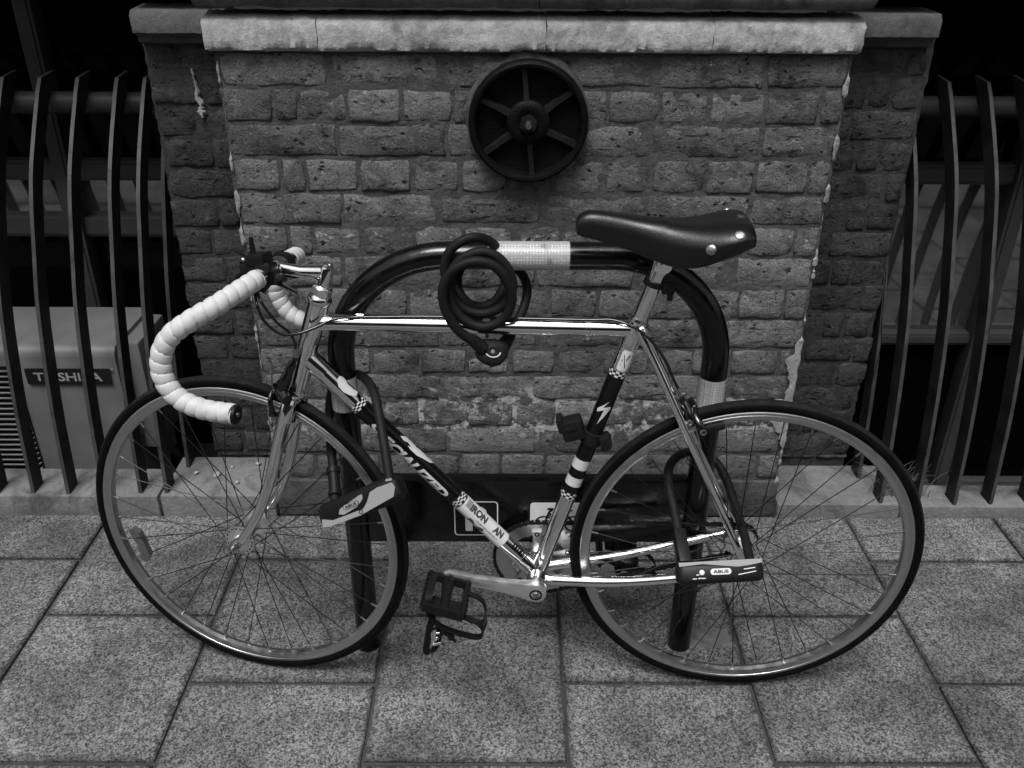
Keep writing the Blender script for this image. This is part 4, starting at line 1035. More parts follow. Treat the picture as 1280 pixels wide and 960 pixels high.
# ---- cables
def bpx(x, y, n):     # photo pixel on the plane lying n metres to the near side of the frame
    d = _f + CR*((x-640)/FPX) + CU*((480-y)/FPX); o = P0+bn*n; t = (o-Vector((0, 0, CAM_H))).dot(bn)/d.dot(bn)
    return BMI @ (Vector((0, 0, CAM_H))+d*t)
def cable(pts, r=.0026, name='brake_cable', n=8, mat='black_gloss'):
    m = MB(); m.tube(catmull(pts, n), r, 10); return part(m, name, mat)
clamp0 = st(V(.880, .040, .872))
fb_top = bpx(370, 437, .022)
cable([clamp0, bpx(326, 376, .06), bpx(345, 402, .055), bpx(361, 415, .042), bpx(368, 427, .030), fb_top])
cable([st(V(.878, .046, .870)), bpx(321, 380, .066), bpx(330, 401, .062), bpx(350, 417, .055), bpx(372, 417, .045), bpx(395, 409, .032), bpx(418, 399, .020), bpx(446, 396.5, .010), bpx(475, 396.5, .008), V(.60, .006, .8148), V(.42, .006, .8165), bpx(737, 400, .008), bpx(765, 400, .010), bpx(790, 408, .018), bpx(812, 424, .024), bpx(830, 448, .022), bpx(840, 470, .015), bpx(847.5, 486, .010)])
for xx in (.714, .495, .321):
    zc_ = .796+.005*(.796-xx)/.5555
    m = MB(); m.lathe(V(xx-.0042, 0, zc_), (1, 0, 0), [(.0146, 0), (.0160, .0006), (.0160, .0014), (.0155, .0018), (.0155, .0064), (.0160, .0068), (.0160, .0078), (.0146, .0084)], 28)
    m.cyl(V(xx, .005, zc_-.0180), V(xx, -.005, zc_-.0180), .0032, 10)
    m.tube([V(xx-.006, .006, zc_+.0170), V(xx+.006, .006, zc_+.0170)], .0040, 12)
    part(m, 'cable_clip', 'chrome')

# ---- brakes
def caliper(name, piv, mapf, sgx):
    """side-pull caliper: piv in front of fork crown / behind seat stays; mapf maps local to bike axes; sgx forward sign"""
    b = empty(name, parent=bike)
    def q(x, y, z): return mapf(V(piv.x+sgx*x, y, piv.z+z))
    for sg in (1, -1):
        C_ = catmull([q(.006, -sg*.012, .016), q(.010, sg*.006, .012), q(.010, sg*.026, .000), q(.008, sg*.030, -.022), q(.006, sg*.024, -.040)], 6)
        m = MB(); m.tube(C_, [.0068]*10+[.0060]*15, 12, flat=.75); part(m, 'arm', 'black_gloss', b)
        m = MB(); R_ = (SR if mapf is st else RID); m.bbox(q(-.004, sg*.0175, -.040), (.052, .008, .011), .003, R_ @ Matrix.Rotation(radians(-8*sgx), 3, 'Y')); part(m, 'brake_pad', 'black_soft', b)
        m = MB(); m.lathe(q(.006, sg*.027, -.040), (SR if mapf is st else RID) @ V(0, sg, 0), [(.0055, -.004), (.0058, .002), (.0050, .006), (.002, .007), (0, .007)], 14); part(m, 'pad_bolt', 'bright_bolt', b)
    m = MB(); m.lathe(q(-.004, 0, .004), (SR if mapf is st else RID) @ V(sgx, 0, 0), [(.006, 0), (.0075, .004), (.0075, .018), (.0060, .022), (.0035, .026), (0, .026)], 16); part(m, 'pivot_bolt', 'steel', b)
    m = MB(); m.tube([q(.012, .012, .014), q(.010, .014, .045)], .0016, 8); m.tube([q(.010, .014, .040), q(.009, .014, .062)], [.0042, .0036], 12); part(m, 'barrel_adjuster', 'steel', b)
    m = MB(); m.tube(catmull([q(.012, .012, .020), q(.016, .020, -.01), q(.018, .026, -.040), q(.016, .026, -.062)], 5), .0011, 6)
    m.tube([q(.016, .026, -.056), q(.015, .026, -.066)], .0020, 8); part(m, 'cable_tail', 'alloy', b)
    return b
caliper('front_brake', V(.872, 0, .652), st, 1)
rb_ = empty('rear_brake', parent=bike)
def rbt(name, mat, pts, rad, seg=12, flat=None):
    m = MB(); C_ = catmull([bpx(*p) for p in pts], 5); n = len(C_)
    rr = [rad[0]+(rad[1]-rad[0])*i/(n-1) for i in range(n)] if hasattr(rad, '__len__') else rad
    m.tube(C_, rr, seg, flat=flat); return part(m, name, mat, rb_)
rbt('arm', 'black_gloss', [(851, 497, .012), (857, 508, .016), (861, 520, .024), (863, 532, .028)], (.0075, .0085), flat=.8)
rbt('arm', 'black_gloss', [(862, 499, -.006), (867, 508, -.004), (868, 519, .012), (874, 531, .026), (879, 543, .030)], (.0070, .0085), flat=.8)
rbt('arm', 'black_gloss', [(849, 513, -.010), (854, 526, -.018), (858, 540, -.026)], (.0075, .0065))
rbt('pivot_bolt', 'bright_bolt', [(843, 511, .004), (848, 512, .006), (853, 515, .008)], (.0055, .0030))
rbt('spring', 'steel', [(850, 515, .014), (854, 519, .018), (857, 514, .020)], .0014, 8)
rbt('barrel_adjuster', 'bright_bolt', [(847.5, 486, .010), (850, 490, .010), (852, 494, .011)], (.0042, .0055))
rbt('barrel_adjuster', 'bright_bolt', [(853, 493, .012), (857, 492.5, .014)], .0036)
rbt('cable_tail', 'alloy', [(856, 502, .020), (862, 515, .026), (868, 531, .030), (872, 544, .032), (875, 556, .032)], .0012, 8)
rbt('cable_end', 'bright_bolt', [(874.5, 554, .032), (876, 562, .032)], .0021, 8)
for x_, y_ in ((862, 529), (879, 540.5)):
    p_ = bpx(x_, y_, .034); m = MB(); m.lathe(p_, (-.15, 1, .35), [(.0062, -.006), (.0062, .001), (.0050, .003), (.0030, .003), (.0028, .0005), (0, .0005)], 18); part(m, 'bolt', 'bright_bolt', rb_)
pc_ = bpx(891, 536, .018)
for sg in (1, -1):
    m = MB(); m.bbox(V(pc_.x, sg*.0165, pc_.z), (.044, .008, .011), .003, Matrix.Rotation(radians(14), 3, 'Y')); pd = part(m, 'brake_pad', 'black_soft', rb_)
fbk = empty('cable_arm', parent=bike)
A_ = bpx(352, 488, .030); B2 = bpx(362, 462, .026); C2 = bpx(370, 446, .022)
m = MB(); m.tube(catmull([A_, B2, C2], 5), [.0105]*4+[.0080]*4+[.0050]*3, 12, flat=.7); part(m, 'arm', 'black_gloss', fbk)
m = MB(); m.tube([C2, bpx(370.5, 441, .022), bpx(370, 435, .022)], [.0048, .0055, .0040], 12); part(m, 'ferrule', 'bright_bolt', fbk)
m = MB(); m.tube([A_+V(.004, -.008, -.006), A_+V(-.012, .010, -.014)], [.0150, .0120], 14, flat=.8); part(m, 'quick_release', 'black_gloss', fbk)

# ---- seat post and saddle
sd_ = (SEAT-BB).normalized()
m = MB(); m.tube([SEAT-sd_*.03, SEAT+sd_*.132], .0140, 24); part(m, 'seat_post', 'chrome')
m = MB(); m.tube([SEAT+sd_*.012, SEAT+sd_*.020], [.0170, .0160], 24); part(m, 'seat_collar', 'steel', frame)
lm_ = empty('lamp_clamp', parent=bike)
c = SEAT+sd_*.086
m = MB(); m.lathe(c-sd_*.0055, sd_, [(.0141, 0), (.0175, .0008), (.0178, .0055), (.0175, .0102), (.0141, .011)], 24); part(m, 'band', 'black_plastic', lm_)
m = MB(); m.bbox(c+V(-.024, .004, -.006), (.022, .016, .022), .004); m.bbox(c+V(-.028, .004, -.018), (.010, .012, .022), .003); part(m, 'socket', 'black_plastic', lm_)
saddle = empty('saddle', parent=bike)
SAD = [  # x, top z, half width, flap drop
 (.3500, .9835, .010, .012), (.3475, .9945, .016, .026), (.340, 1.0015, .0195, .036), (.325, 1.0055, .022, .042), (.300, 1.004, .0235, .047), (.270, 1.000, .0265, .051),
 (.240, .9965, .032, .057), (.215, .995, .040, .064), (.190, .9945, .050, .068), (.165, .995, .061, .066), (.140, .9975, .070, .060), (.118, 1.0015, .0755, .053), (.100, 1.0045, .077, .047), (.086, 1.0045, .074, .041), (.076, 1.001, .067, .035), (.070, .994, .058, .028), (.068, .986, .050, .022)]
m = MB(); SX = catmull([V(a, b, 0) for a, b, c_, d_ in SAD], 3); SY = catmull([V(c_, d_, 0) for a, b, c_, d_ in SAD], 3); NU = 28; vs = []
for a, b in zip(SX, SY):
    x, zt, w, dr = a.x, a.y, b.x, b.y
    for k in range(NU+1):
        u = -1+2*k/NU; th = abs(u)*pi/2; sgn = 1 if u >= 0 else -1
        yy = w*sin(th)**0.9*(1-.12*max(0, abs(u)-.82)/.18); zc = zt-dr*(1-cos(th)**0.75)**1.25
        sway = 0.0
        if w > .045: zc -= .003*(1-abs(u))**2
        vs.append((x, sgn*yy, zc))
n_ = len(SX); K = NU+1
m.add(vs, [(i*K+k, i*K+k+1, (i+1)*K+k+1, (i+1)*K+k) for i in range(n_-1) for k in range(NU)])
so = part(m, 'leather_top', 'leather', saddle)
sol = so.modifiers.new('thickness', 'SOLIDIFY'); sol.thickness = .0045; sol.offset = -1; sol.use_rim = True
bv = so.modifiers.new('soft', 'SUBSURF'); bv.levels = 1; bv.render_levels = 1
def sad_pt(x, u):
    for i in range(n_-1):
        if SX[i].x >= x >= SX[i+1].x:
            t_ = (SX[i].x-x)/(SX[i].x-SX[i+1].x); zt = SX[i].y+(SX[i+1].y-SX[i].y)*t_; w = SY[i].x+(SY[i+1].x-SY[i].x)*t_; dr = SY[i].y+(SY[i+1].y-SY[i].y)*t_; break
    th = abs(u)*pi/2; sgn = 1 if u >= 0 else -1
    z_ = zt-dr*(1-cos(th)**0.75)**1.25
    return V(x, sgn*w*sin(th)**0.9, z_ - (.003*(1-abs(u))**2 if w > .045 else 0))
for (x, u) in ((.1400, .80), (.1400, -.80), (.0985, .62), (.0985, -.62), (.086, .0)):
    p = sad_pt(x, u); a = sad_pt(x+.006, u)-sad_pt(x-.006, u); b = sad_pt(x, u+.05)-sad_pt(x, u-.05); nn = b.cross(a).normalized()
    if nn.z < 0 and abs(u) < .75: nn = -nn
    if nn.y*u < 0: nn = -nn
    m = MB(); m.lathe(p, nn, [(.0082, -.002), (.0080, .0006), (.0066, .0014), (.003, .0020), (0, .0021)], 22); part(m, 'rivet', 'bright_bolt', saddle)
for sg in (1, -1):
    C_ = catmull([V(.335, sg*.006, .980), V(.30, sg*.012, .972), V(.24, sg*.018, .952), V(.17, sg*.022, .942), V(.12, sg*.030, .952), V(.085, sg*.042, .978)], 6)
    m = MB(); m.tube(C_, .0036, 10); part(m, 'rail', 'chrome', saddle)
tp = SEAT+sd_*.121
m = MB(); m.tube([tp-sd_*.012, tp+sd_*.006], [.0150, .0158], 22); m.cyl(tp+V(-.002, -.026, .004), tp+V(-.002, .026, .004), .0125, 20); m.cyl(tp+V(-.002, .026, .004), tp+V(-.002, .030, .004), .007, 14)
m.bbox(tp+V(-.028, .016, .006), (.040, .014, .010), .003, Matrix.Rotation(radians(-8), 3, 'Y')); part(m, 'saddle_clamp', 'chrome', saddle)

# ---- cranks, chainring, chain, pedals
cs = empty('crankset', parent=bike)
CDN = V(.169, 0, .037).normalized()
def crank(sg):
    d = CDN*sg; y0 = sg*.046; y1 = sg*.056
    if sg < 0: y0, y1 = -.056, -.078
    a = BB+V(0, y1, 0); b = BB+d*.171+V(0, y1+sg*.010, 0); up = V(-d.z, 0, d.x)
    m = MB(); vs = []
    secs = [(-.020, .004, .008), (-.018, .014, .010), (-.010, .0205, .0115), (0, .0225, .0120), (.012, .0215, .0115), (.030, .0180, .0100), (.060, .0150, .0085), (.100, .0132, .0080), (.140, .0125, .0075), (.160, .0135, .0075), (.172, .0145, .0075), (.181, .0115, .0070), (.185, .004, .006)]
    for u, hh, th in secs:
        c_ = BB+d*u+V(0, y1+sg*.010*max(0, u)/.17, 0)
        for k in range(12):
            an = 2*pi*k/12; cx_, sx_ = cos(an), sin(an)
            e = lambda v: math.copysign(abs(v)**.6, v)
            vs.append(c_+up*(hh*e(sx_))+V(0, th*e(cx_), 0))
    n = len(secs); m.add(vs, [(i*12+k, i*12+(k+1) % 12, (i+1)*12+(k+1) % 12, (i+1)*12+k) for i in range(n-1) for k in range(12)]+[tuple(range(12))[::-1], tuple((n-1)*12+k for k in range(12))])
    ca = part(m, 'crank_arm', 'polished', cs)
    if sg > 0:
        m = MB(); m.lathe(BB+V(0, y1+.0105, 0), (0, 1, 0), [(.0125, 0), (.0125, .0022), (.0095, .0024), (.0090, -.001), (.0075, -.0012), (.0075, .001), (0, .001)], 22); part(m, 'dust_cap', 'black_plastic', cs)
        m = MB(); m.prism([(.0055*cos(2*pi*k/6), .0055*sin(2*pi*k/6)) for k in range(6)], BB+V(0, y1+.0118, 0), (1, 0, 0), (0, 0, 1), -.001); part(m, 'crank_bolt', 'bright_bolt', cs)
    return BB+d*.170
pn = crank(1); pf = crank(-1)
m = MB(); m.cyl(BB+V(0, -.056, 0), BB+V(0, .052, 0), .0125, 18); part(m, 'spindle', 'steel', cs)
yr = -.046; NT = 44
m = MB(); vs = []; NN = NT*4; 
for y in (yr-.0018, yr+.0018):
    for k in range(NN):
        a = 2*pi*k/NN; r = .0845+(.0072 if k % 4 in (1, 2) else 0); vs.append(BB+V(r*cos(a), y, r*sin(a)))
    for k in range(NN):
        a = 2*pi*k/NN; vs.append(BB+V(.0585*cos(a), y, .0585*sin(a)))
fs = []
for k in range(NN):
    k2 = (k+1) % NN
    fs += [(k, k2, NN+k2, NN+k), (2*NN+k, 3*NN+k, 3*NN+k2, 2*NN+k2), (k, 2*NN+k, 2*NN+k2, k2), (NN+k, NN+k2, 3*NN+k2, 3*NN+k)]
m.add(vs, fs); part(m, 'chainring', 'alloy', cs, angle=30)
for k in range(5):
    a = radians(88+72*k); dr = V(cos(a), 0, sin(a)); pe = V(-sin(a), 0, cos(a)); m = MB()
    vs = []
    for r, w in ((.012, .016), (.035, .0095), (.055, .0085), (.069, .0095)):
        for sx_, yy in ((-1, yr-.007), (1, yr-.007), (1, yr+.0068), (-1, yr+.0068)): vs.append(BB+dr*r+pe*(w*sx_)+V(0, yy, 0))
    m.add(vs, [(i*4+j, i*4+(j+1) % 4, i*4+4+(j+1) % 4, i*4+4+j) for i in range(3) for j in range(4)]+[(0, 1, 2, 3), (12, 15, 14, 13)])
    sp = part(m, 'spider_arm', 'alloy', cs, angle=30)
    m = MB(); m.lathe(BB+dr*.0640+V(0, yr+.006, 0), (0, 1, 0), [(.0050, 0), (.0050, .0022), (.0030, .0024), (.0028, .0005), (0, .0005)], 14); part(m, 'chainring_bolt', 'iron', cs)
# chain: link plates and rollers along the loop
chain = MB(); RC = .0886; Rc = .0330; cA = BB; cB = V(0, 0, .336); D_ = cB-cA; dl = hypot(D_.x, D_.z); th = atan2(D_.z, D_.x); al = math.acos((RC-Rc)/dl)
loop = []
for k in range(90):
    a = th+al+(2*pi-2*al)*k/89; loop.append(cA+V(RC*cos(a), 0, RC*sin(a)))
for k in range(60):
    a = th-al+(2*al)*k/59; loop.append(cB+V(Rc*cos(a), 0, Rc*sin(a)))
loop.append(loop[0]); LL = [0]
for i in range(1, len(loop)): LL.append(LL[-1]+(loop[i]-loop[i-1]).length)
nl = int(LL[-1]/.0127); nl -= nl % 2; pt_ = LL[-1]/nl
def on_loop(s_):
    s_ %= LL[-1]
    for i in range(1, len(LL)):
        if LL[i] >= s_: return loop[i-1].lerp(loop[i], (s_-LL[i-1])/max(1e-9, LL[i]-LL[i-1]))
for i in range(nl):
    a = on_loop(i*pt_); b = on_loop((i+1)*pt_); d = (b-a).normalized(); u = V(-d.z, 0, d.x); oy = .0036 if i % 2 else .0024
    for sy in (1, -1):
        vs = []
        for t_, h_ in ((-.0036, .0020), (.0, .0040), (.5, .0027), (1.0, .0040), (1.0036, .0020)):
            pos = a+(b-a)*t_ if 0 <= t_ <= 1 else (a+d*t_ if t_ < 0 else b+d*(t_-1))
            for sg in (1, -1): vs.append(pos+u*(h_*sg)+V(0, yr+sy*oy, 0))
        chain.add(vs, [(0, 2, 3, 1), (2, 4, 5, 3), (4, 6, 7, 5), (6, 8, 9, 7)])
    chain.tube([a+V(0, yr-.0042, 0), a+V(0, yr+.0042, 0)], .0036, 6)
part(chain, 'chain', 'iron_worn', smooth=False)

def pedal(c, sg):
    """platform pedal with plastic toe clip hanging from it"""
    p = empty('pedal', parent=bike); y0 = sg*.080; y1 = sg*.162
    R = Matrix.Rotation(radians(-16 if sg > 0 else -10), 3, 'Y')
    def q(x, y, z): return c + R @ V(x, 0, z) + V(0, y, 0)
    m = MB(); m.tube([q(0, sg*.062, 0), q(0, sg*.086, 0), q(0, sg*.121, 0), q(0, y1, 0)], [.0085, .0125, .0095, .0090], 16); part(m, 'spindle', 'black_plastic', p)
    for sx_ in (1, -1):
        m = MB(); m.bbox(q(sx_*.036, (y0+y1)/2, 0), (.0075, .092, .023), .002, R)
        for k in range(6): m.box(q(sx_*.0405, y0+(y1-y0)*(k+.5)/6, 0), (.004, .007, .026), R)
        part(m, 'side_plate', 'black_plastic', p)
    m = MB(); m.bbox(q(0, y1+sg*.004, 0), (.078, .008, .019), .002, R); part(m, 'end_plate', 'black_plastic', p)
    m = MB(); m.bbox(q(0, y0-sg*.002, .0), (.078, .009, .017), .002, R); part(m, 'inner_plate', 'black_plastic', p)
    m = MB(); m.bbox(q(-.006, (y0+y1)/2+sg*.024, -.002), (.060, .026, .010), .002, R); part(m, 'web', 'black_plastic', p)
    def strip(name, pts, w, th=.0016, mat='black_plastic', axis=None):
        C_ = catmull(pts, 6); vs = []; m = MB()
        for i, a in enumerate(C_):
            t_ = (C_[min(i+1, len(C_)-1)]-C_[max(i-1, 0)]).normalized(); ax_ = Vector(axis if axis else (0, 1, 0)); ax_ = (ax_-t_*ax_.dot(t_)).normalized(); n2 = t_.cross(ax_)
            for sa, sb in ((-1, -1), (1, -1), (1, 1), (-1, 1)): vs.append(a+ax_*(w/2*sa)+n2*(th*sb))
        n = len(C_); m.add(vs, [(i*4+j, i*4+(j+1) % 4, i*4+4+(j+1) % 4, i*4+4+j) for i in range(n-1) for j in range(4)]+[(0, 1, 2, 3), (n*4-4, n*4-1, n*4-2, n*4-3)])
        return part(m, name, mat, p)
    if sg > 0:
        yc = (y0+y1)/2
        strip('toe_clip', [q(-.036, yc-.030, -.008), q(-.066, yc-.030, -.012), q(-.080, yc-.026, -.024), q(-.086, yc-.020, -.040), q(-.086, yc-.016, -.054), q(-.062, yc-.016, -.058), q(-.036, yc-.016, -.050)], .012)
        strip('toe_clip', [q(-.030, yc+.034, -.008), q(-.062, yc+.034, -.012), q(-.078, yc+.030, -.024), q(-.085, yc+.024, -.042), q(-.082, yc+.020, -.060), q(-.050, yc+.022, -.062), q(-.010, yc+.030, -.050), q(.016, yc+.036, -.030), q(.03, yc+.038, -.010)], .013)
        strip('toe_clip', [q(-.083, yc-.026, -.034), q(-.088, yc, -.036), q(-.083, yc+.030, -.036)], .013, axis=(0, 0, 1))
        strip('toe_strap', [q(.030, yc-.030, .014), q(.031, yc, .016), q(.032, yc+.036, .014), bpx(541, 765, 0.153), bpx(537, 785, 0.150), bpx(534, 802, 0.146), bpx(533, 814, 0.140), bpx(541, 813, 0.134), bpx(547, 802, 0.134), bpx(547, 784, 0.136)], .013, .0014, 'black_soft', axis=(1, .5, 0))
        m = MB(); BP = lambda x, y, n=.146: bpx(x, y, n)
        for (ax_, ay_), (bx_, by_), r_ in (((537, 779), (549, 779), .0022), ((538, 779), (541, 805), .0022), ((543, 786), (543, 800), .0042), ((541, 792), (550, 791), .0030), ((541, 798), (549, 797), .0030), ((541, 806), (552, 803), .0032)):
            m.tube([BP(ax_, ay_), BP(bx_, by_)], r_, 10)
        part(m, 'toe_buckle', 'chrome', p)
        m = MB(); m.tube(catmull([bpx(548, 797, 0.144), bpx(554, 789, 0.144), bpx(561, 791, 0.143), bpx(565, 798, 0.143), bpx(570, 802, 0.143)], 5), [.005]*5+[.0085]*6+[.0065]*5+[.003]*5, 10); part(m, 'strap_end', 'black_soft', p)
    else:
        yc = (y0+y1)/2
        for dy in (-.03, .03): strip('toe_clip', [q(-.036, yc+dy, -.008), q(-.066, yc+dy, -.010), q(-.090, yc+dy*.7, -.022), q(-.092, yc+dy*.6, -.038), q(-.070, yc+dy*.5, -.050), q(-.036, yc+dy*.5, -.046)], .012)
pedal(pn, 1); pedal(pf, -1)

# ---- lock bracket on the seat tube
br = empty('lock_bracket', parent=bike)
cb = SW.A+SW.d*(.405*Ls)
m = MB(); m.lathe(cb-SW.d*.013, SW.d, [(.0158, 0), (.0195, .001), (.0200, .013), (.0195, .025), (.0158, .026)], 24); part(m, 'collar', 'black_soft', br)
m = MB(); m.bbox(cb+V(-.024, .008, -.004), (.020, .028, .026), .004, Matrix.Rotation(radians(17), 3, 'Y')); m.cyl(cb+V(-.026, -.006, -.004), cb+V(-.026, .024, -.004), .010, 16); part(m, 'clamp_knob', 'black_soft', br)
m = MB(); m.bbox(cb+V(.036, .006, .020), (.040, .034, .040), .006, Matrix.Rotation(radians(17), 3, 'Y')); m.bbox(cb+V(.058, .006, .028), (.012, .030, .030), .004, Matrix.Rotation(radians(17), 3, 'Y')); part(m, 'holder', 'black_soft', br)
m = MB(); m.bbox(cb+V(.040, .0235, .026), (.018, .002, .008), .001, Matrix.Rotation(radians(17), 3, 'Y')); part(m, 'slot', 'ac_dark', br)

# ------------------------------------------------------------------ locks
def catw(pp, n=8): return catmull([at_Y(*p) for p in pp], n)
def ulock(lab, shackle, bodyA, bodyB, rb, sr, style, parent_name='u_lock'):
    A = at_Y(*bodyA); B_ = at_Y(*bodyB)
    o = tag(empty('u_lock', (A+B_)/2), lab, 'lock', 'u-locks on the bicycle'); base = o.location.copy()
    m = MB(); m.tube([p-base for p in catw(shackle)], sr, 16); m.build('shackle', 'black_soft', o)
    d = (B_-A).normalized(); cen = (A+B_)/2
    toc = (Vector((0, 0, CAM_H))-cen); toc = (toc-d*toc.dot(d)).normalized(); up = toc.cross(d).normalized()
    if up.z < 0: up = -up
    L = (B_-A).length
    return o, base, d, toc, up, L
def rbody(o, prof, d, toc, up, mat, name, seg=10):
    """lofted rounded-rectangle body: prof [(u, half height, half depth, up offset, out offset)]"""
    m = MB(); vs = []
    for u, hh, hd, ou, oo in prof:
        for k in range(24):
            an = 2*pi*k/24; cx_ = math.copysign(abs(cos(an))**.5, cos(an)); sx_ = math.copysign(abs(sin(an))**.5, sin(an))
            vs.append(d*u+up*(ou+hh*sx_)+toc*(oo+hd*cx_))
    n = len(prof); m.add(vs, [(i*24+k, i*24+(k+1) % 24, i*24+24+(k+1) % 24, i*24+24+k) for i in range(n-1) for k in range(24)]+[tuple(range(24))[::-1], tuple(n*24-24+k for k in range(24))])
    return m.build(name, mat, o, angle=50)
def face_poly(o, pts, d, up, toc, off, mat, name):
    m = MB(); N = len(pts)
    m.add([d*x+up*y+toc*off for x, y in pts]+[d*x+up*y+toc*(off-.002) for x, y in pts], [tuple(range(N))]+[(i, (i+1) % N, N+(i+1) % N, N+i) for i in range(N)])
    return m.build(name, mat, o, False)
def abus(o, par, d, up, toc, cx_, cy_, w, h, off, dark_on_light):
    f = face_poly(o, [(cx_+x, cy_+y) for x, y in rrect(w, h, h*.48, 5)], d, up, toc, off, 'sign_white' if not dark_on_light else 'black_plastic', 'logo_plate')
    if dark_on_light:
        face2 = face_poly(o, [(cx_+x, cy_+y) for x, y in rrect(w*.93, h*.84, h*.40, 5)], d, up, toc, off+.0004, 'lock_grey', 'logo_field')
    m = MB(); flat_text(m, 'ABUS', w*.74, h*.56, d*cx_+up*cy_, d, up, 0, offset=.03)
    m.v = [tuple(Vector(q)+toc*(off+.0008)) for q in m.v]; m.build('lettering', 'black_plastic', o, False)
# lock round the front wheel, down tube and stand leg
o, base, d, toc, up, L = ulock('grey and black u-lock through the front wheel and around the stand leg',
    [(487, 600, 1.262), (481, 560, 1.300), (474, 520, 1.345), (468, 492, 1.385), (459, 476, 1.425), (447, 468, 1.462), (430, 468, 1.486), (417, 482, 1.490), (412, 508, 1.478), (413, 550, 1.430), (417, 596, 1.372), (419, 634, 1.318)],
    (404, 646, 1.285), (503, 607, 1.262), .02, .0085, 0)
prof = [(-L/2, .010, .010, -.002, 0), (-L/2+.003, .016, .016, -.001, 0), (-L/2+.012, .021, .019, 0, 0), (0, .0235, .020, 0, 0), (L/2-.030, .0245, .020, 0, 0), (L/2-.012, .0225, .019, 0, 0), (L/2-.002, .017, .015, 0, 0), (L/2, .012, .010, 0, 0)]
rbody(o, prof, d, toc, up, 'black_plastic', 'body')
face_poly(o, [(-L/2+.006, -.017), (-L/2+.010, -.004), (-L/2+.030, -.012), (.010, -.0125), (.022, -.004), (.034, .010), (.050, .013), (L/2-.006, .012), (L/2-.003, .002), (L/2-.012, -.012), (0, -.0215), (-L/2+.02, -.0205)], d, up, toc, .0212, 'lock_grey', 'grey_cover')
face_poly(o, [(-.040, -.006), (-.034, .002), (.012, .012), (.018, .012), (.016, .004), (.002, -.005), (-.03, -.010)], d, up, toc, .0218, 'lock_grey', 'logo_field_plate')
abus(o, None, d, up, toc, -.010, .001, .034, .010, .0224, True)
m = MB(); m.lathe(d*.004-up*.016+toc*.0206, toc, [(.0042, 0), (.0042, .0012), (.0028, .0013), (.0026, 0), (0, 0)], 16); m.build('key_cover', 'black_plastic', o)
face_poly(o, [(L/2-.016, .017), (L/2-.004, .015), (L/2-.004, .019), (L/2-.015, .021)], d, up, toc, .0205, 'lock_grey', 'mark')
P_ = [at_Y(416.5, 588, 1.382)-base, at_Y(418, 604, 1.360)-base, at_Y(419, 618, 1.340)-base]
m = MB(); m.tube(P_, [.0108, .0112, .0108], 16); m.tube([P_[0].lerp(P_[1], -.15), P_[0].lerp(P_[1], .25)], .0130, 16); m.tube([P_[1].lerp(P_[2], .8), P_[1].lerp(P_[2], 1.1)], .0130, 16); m.build('sleeve', 'black_plastic', o)

# lock round the rear wheel and the other stand leg
o, base, d, toc, up, L = ulock('black u-lock with white oval badge through the rear wheel and around the stand leg',
    [(858, 712, 1.215), (851, 680, 1.262), (843, 640, 1.318), (836, 606, 1.368), (836, 586, 1.408), (845, 572, 1.446), (862, 565, 1.480), (880, 567, 1.492), (897, 580, 1.480), (909, 602, 1.445), (919, 632, 1.392), (930, 668, 1.315), (939, 706, 1.235)],
    (845, 718, 1.215), (952, 713, 1.215), .02, .0085, 1)
prof = [(-L/2, .011, .012, 0, 0), (-L/2+.003, .016, .017, 0, 0), (-L/2+.012, .0195, .0195, -.001, 0), (0, .0185, .0195, 0, 0), (L/2-.012, .0195, .0195, .001, 0), (L/2-.003, .017, .017, .001, 0), (L/2, .012, .012, .001, 0)]
rbody(o, prof, d, toc, up, 'black_plastic', 'body')
m = MB()
top = [(-L/2+.003, .0195), (-L/2+.004, .0125), (-.03, .0155), (0, .012), (.03, .0085), (.052, .0105), (L/2-.003, .014), (L/2-.002, .0205)]
face_poly(o, top, d, up, toc, .0203, 'lock_grey', 'grey_cover')
abus(o, None, d, up, toc, .000, .0015, .036, .0105, .0208, False)
m = MB(); m.lathe(d*(-.033)+up*.001+toc*.0195, toc, [(.0045, 0), (.0045, .0012), (.0030, .0016), (0, .0016)], 18); m.build('key_cover', 'sign_white', o)
face_poly(o, [(.040, .003), (.060, .005), (.060, .0065), (.040, .0045)], d, up, toc, .0206, 'sign_white', 'mark'); face_poly(o, [(.030, -.006), (.061, -.001), (.061, .0003), (.030, -.0045)], d, up, toc, .0206, 'sign_white', 'mark')
for x_, y_, w_ in ((-.0500, -.0095, .007), (-.0405, -.0090, .006), (-.0335, -.0092, .006), (-.0430, -.0030, .005)): face_poly(o, [(x_, y_-.0009), (x_+w_, y_-.0004), (x_+w_, y_+.0011), (x_, y_+.0009)], d, up, toc, .0206, 'sign_white', 'mark')
P_ = [at_Y(848, 664, 1.285)-base, at_Y(856, 706, 1.222)-base]
dd_ = (P_[1]-P_[0]); m = MB(); zq = dd_.to_track_quat('Z', 'X').to_matrix(); m.bbox((P_[0]+P_[1])/2, (.028, .022, dd_.length), .004, zq); m.build('sleeve', 'black_plastic', o)

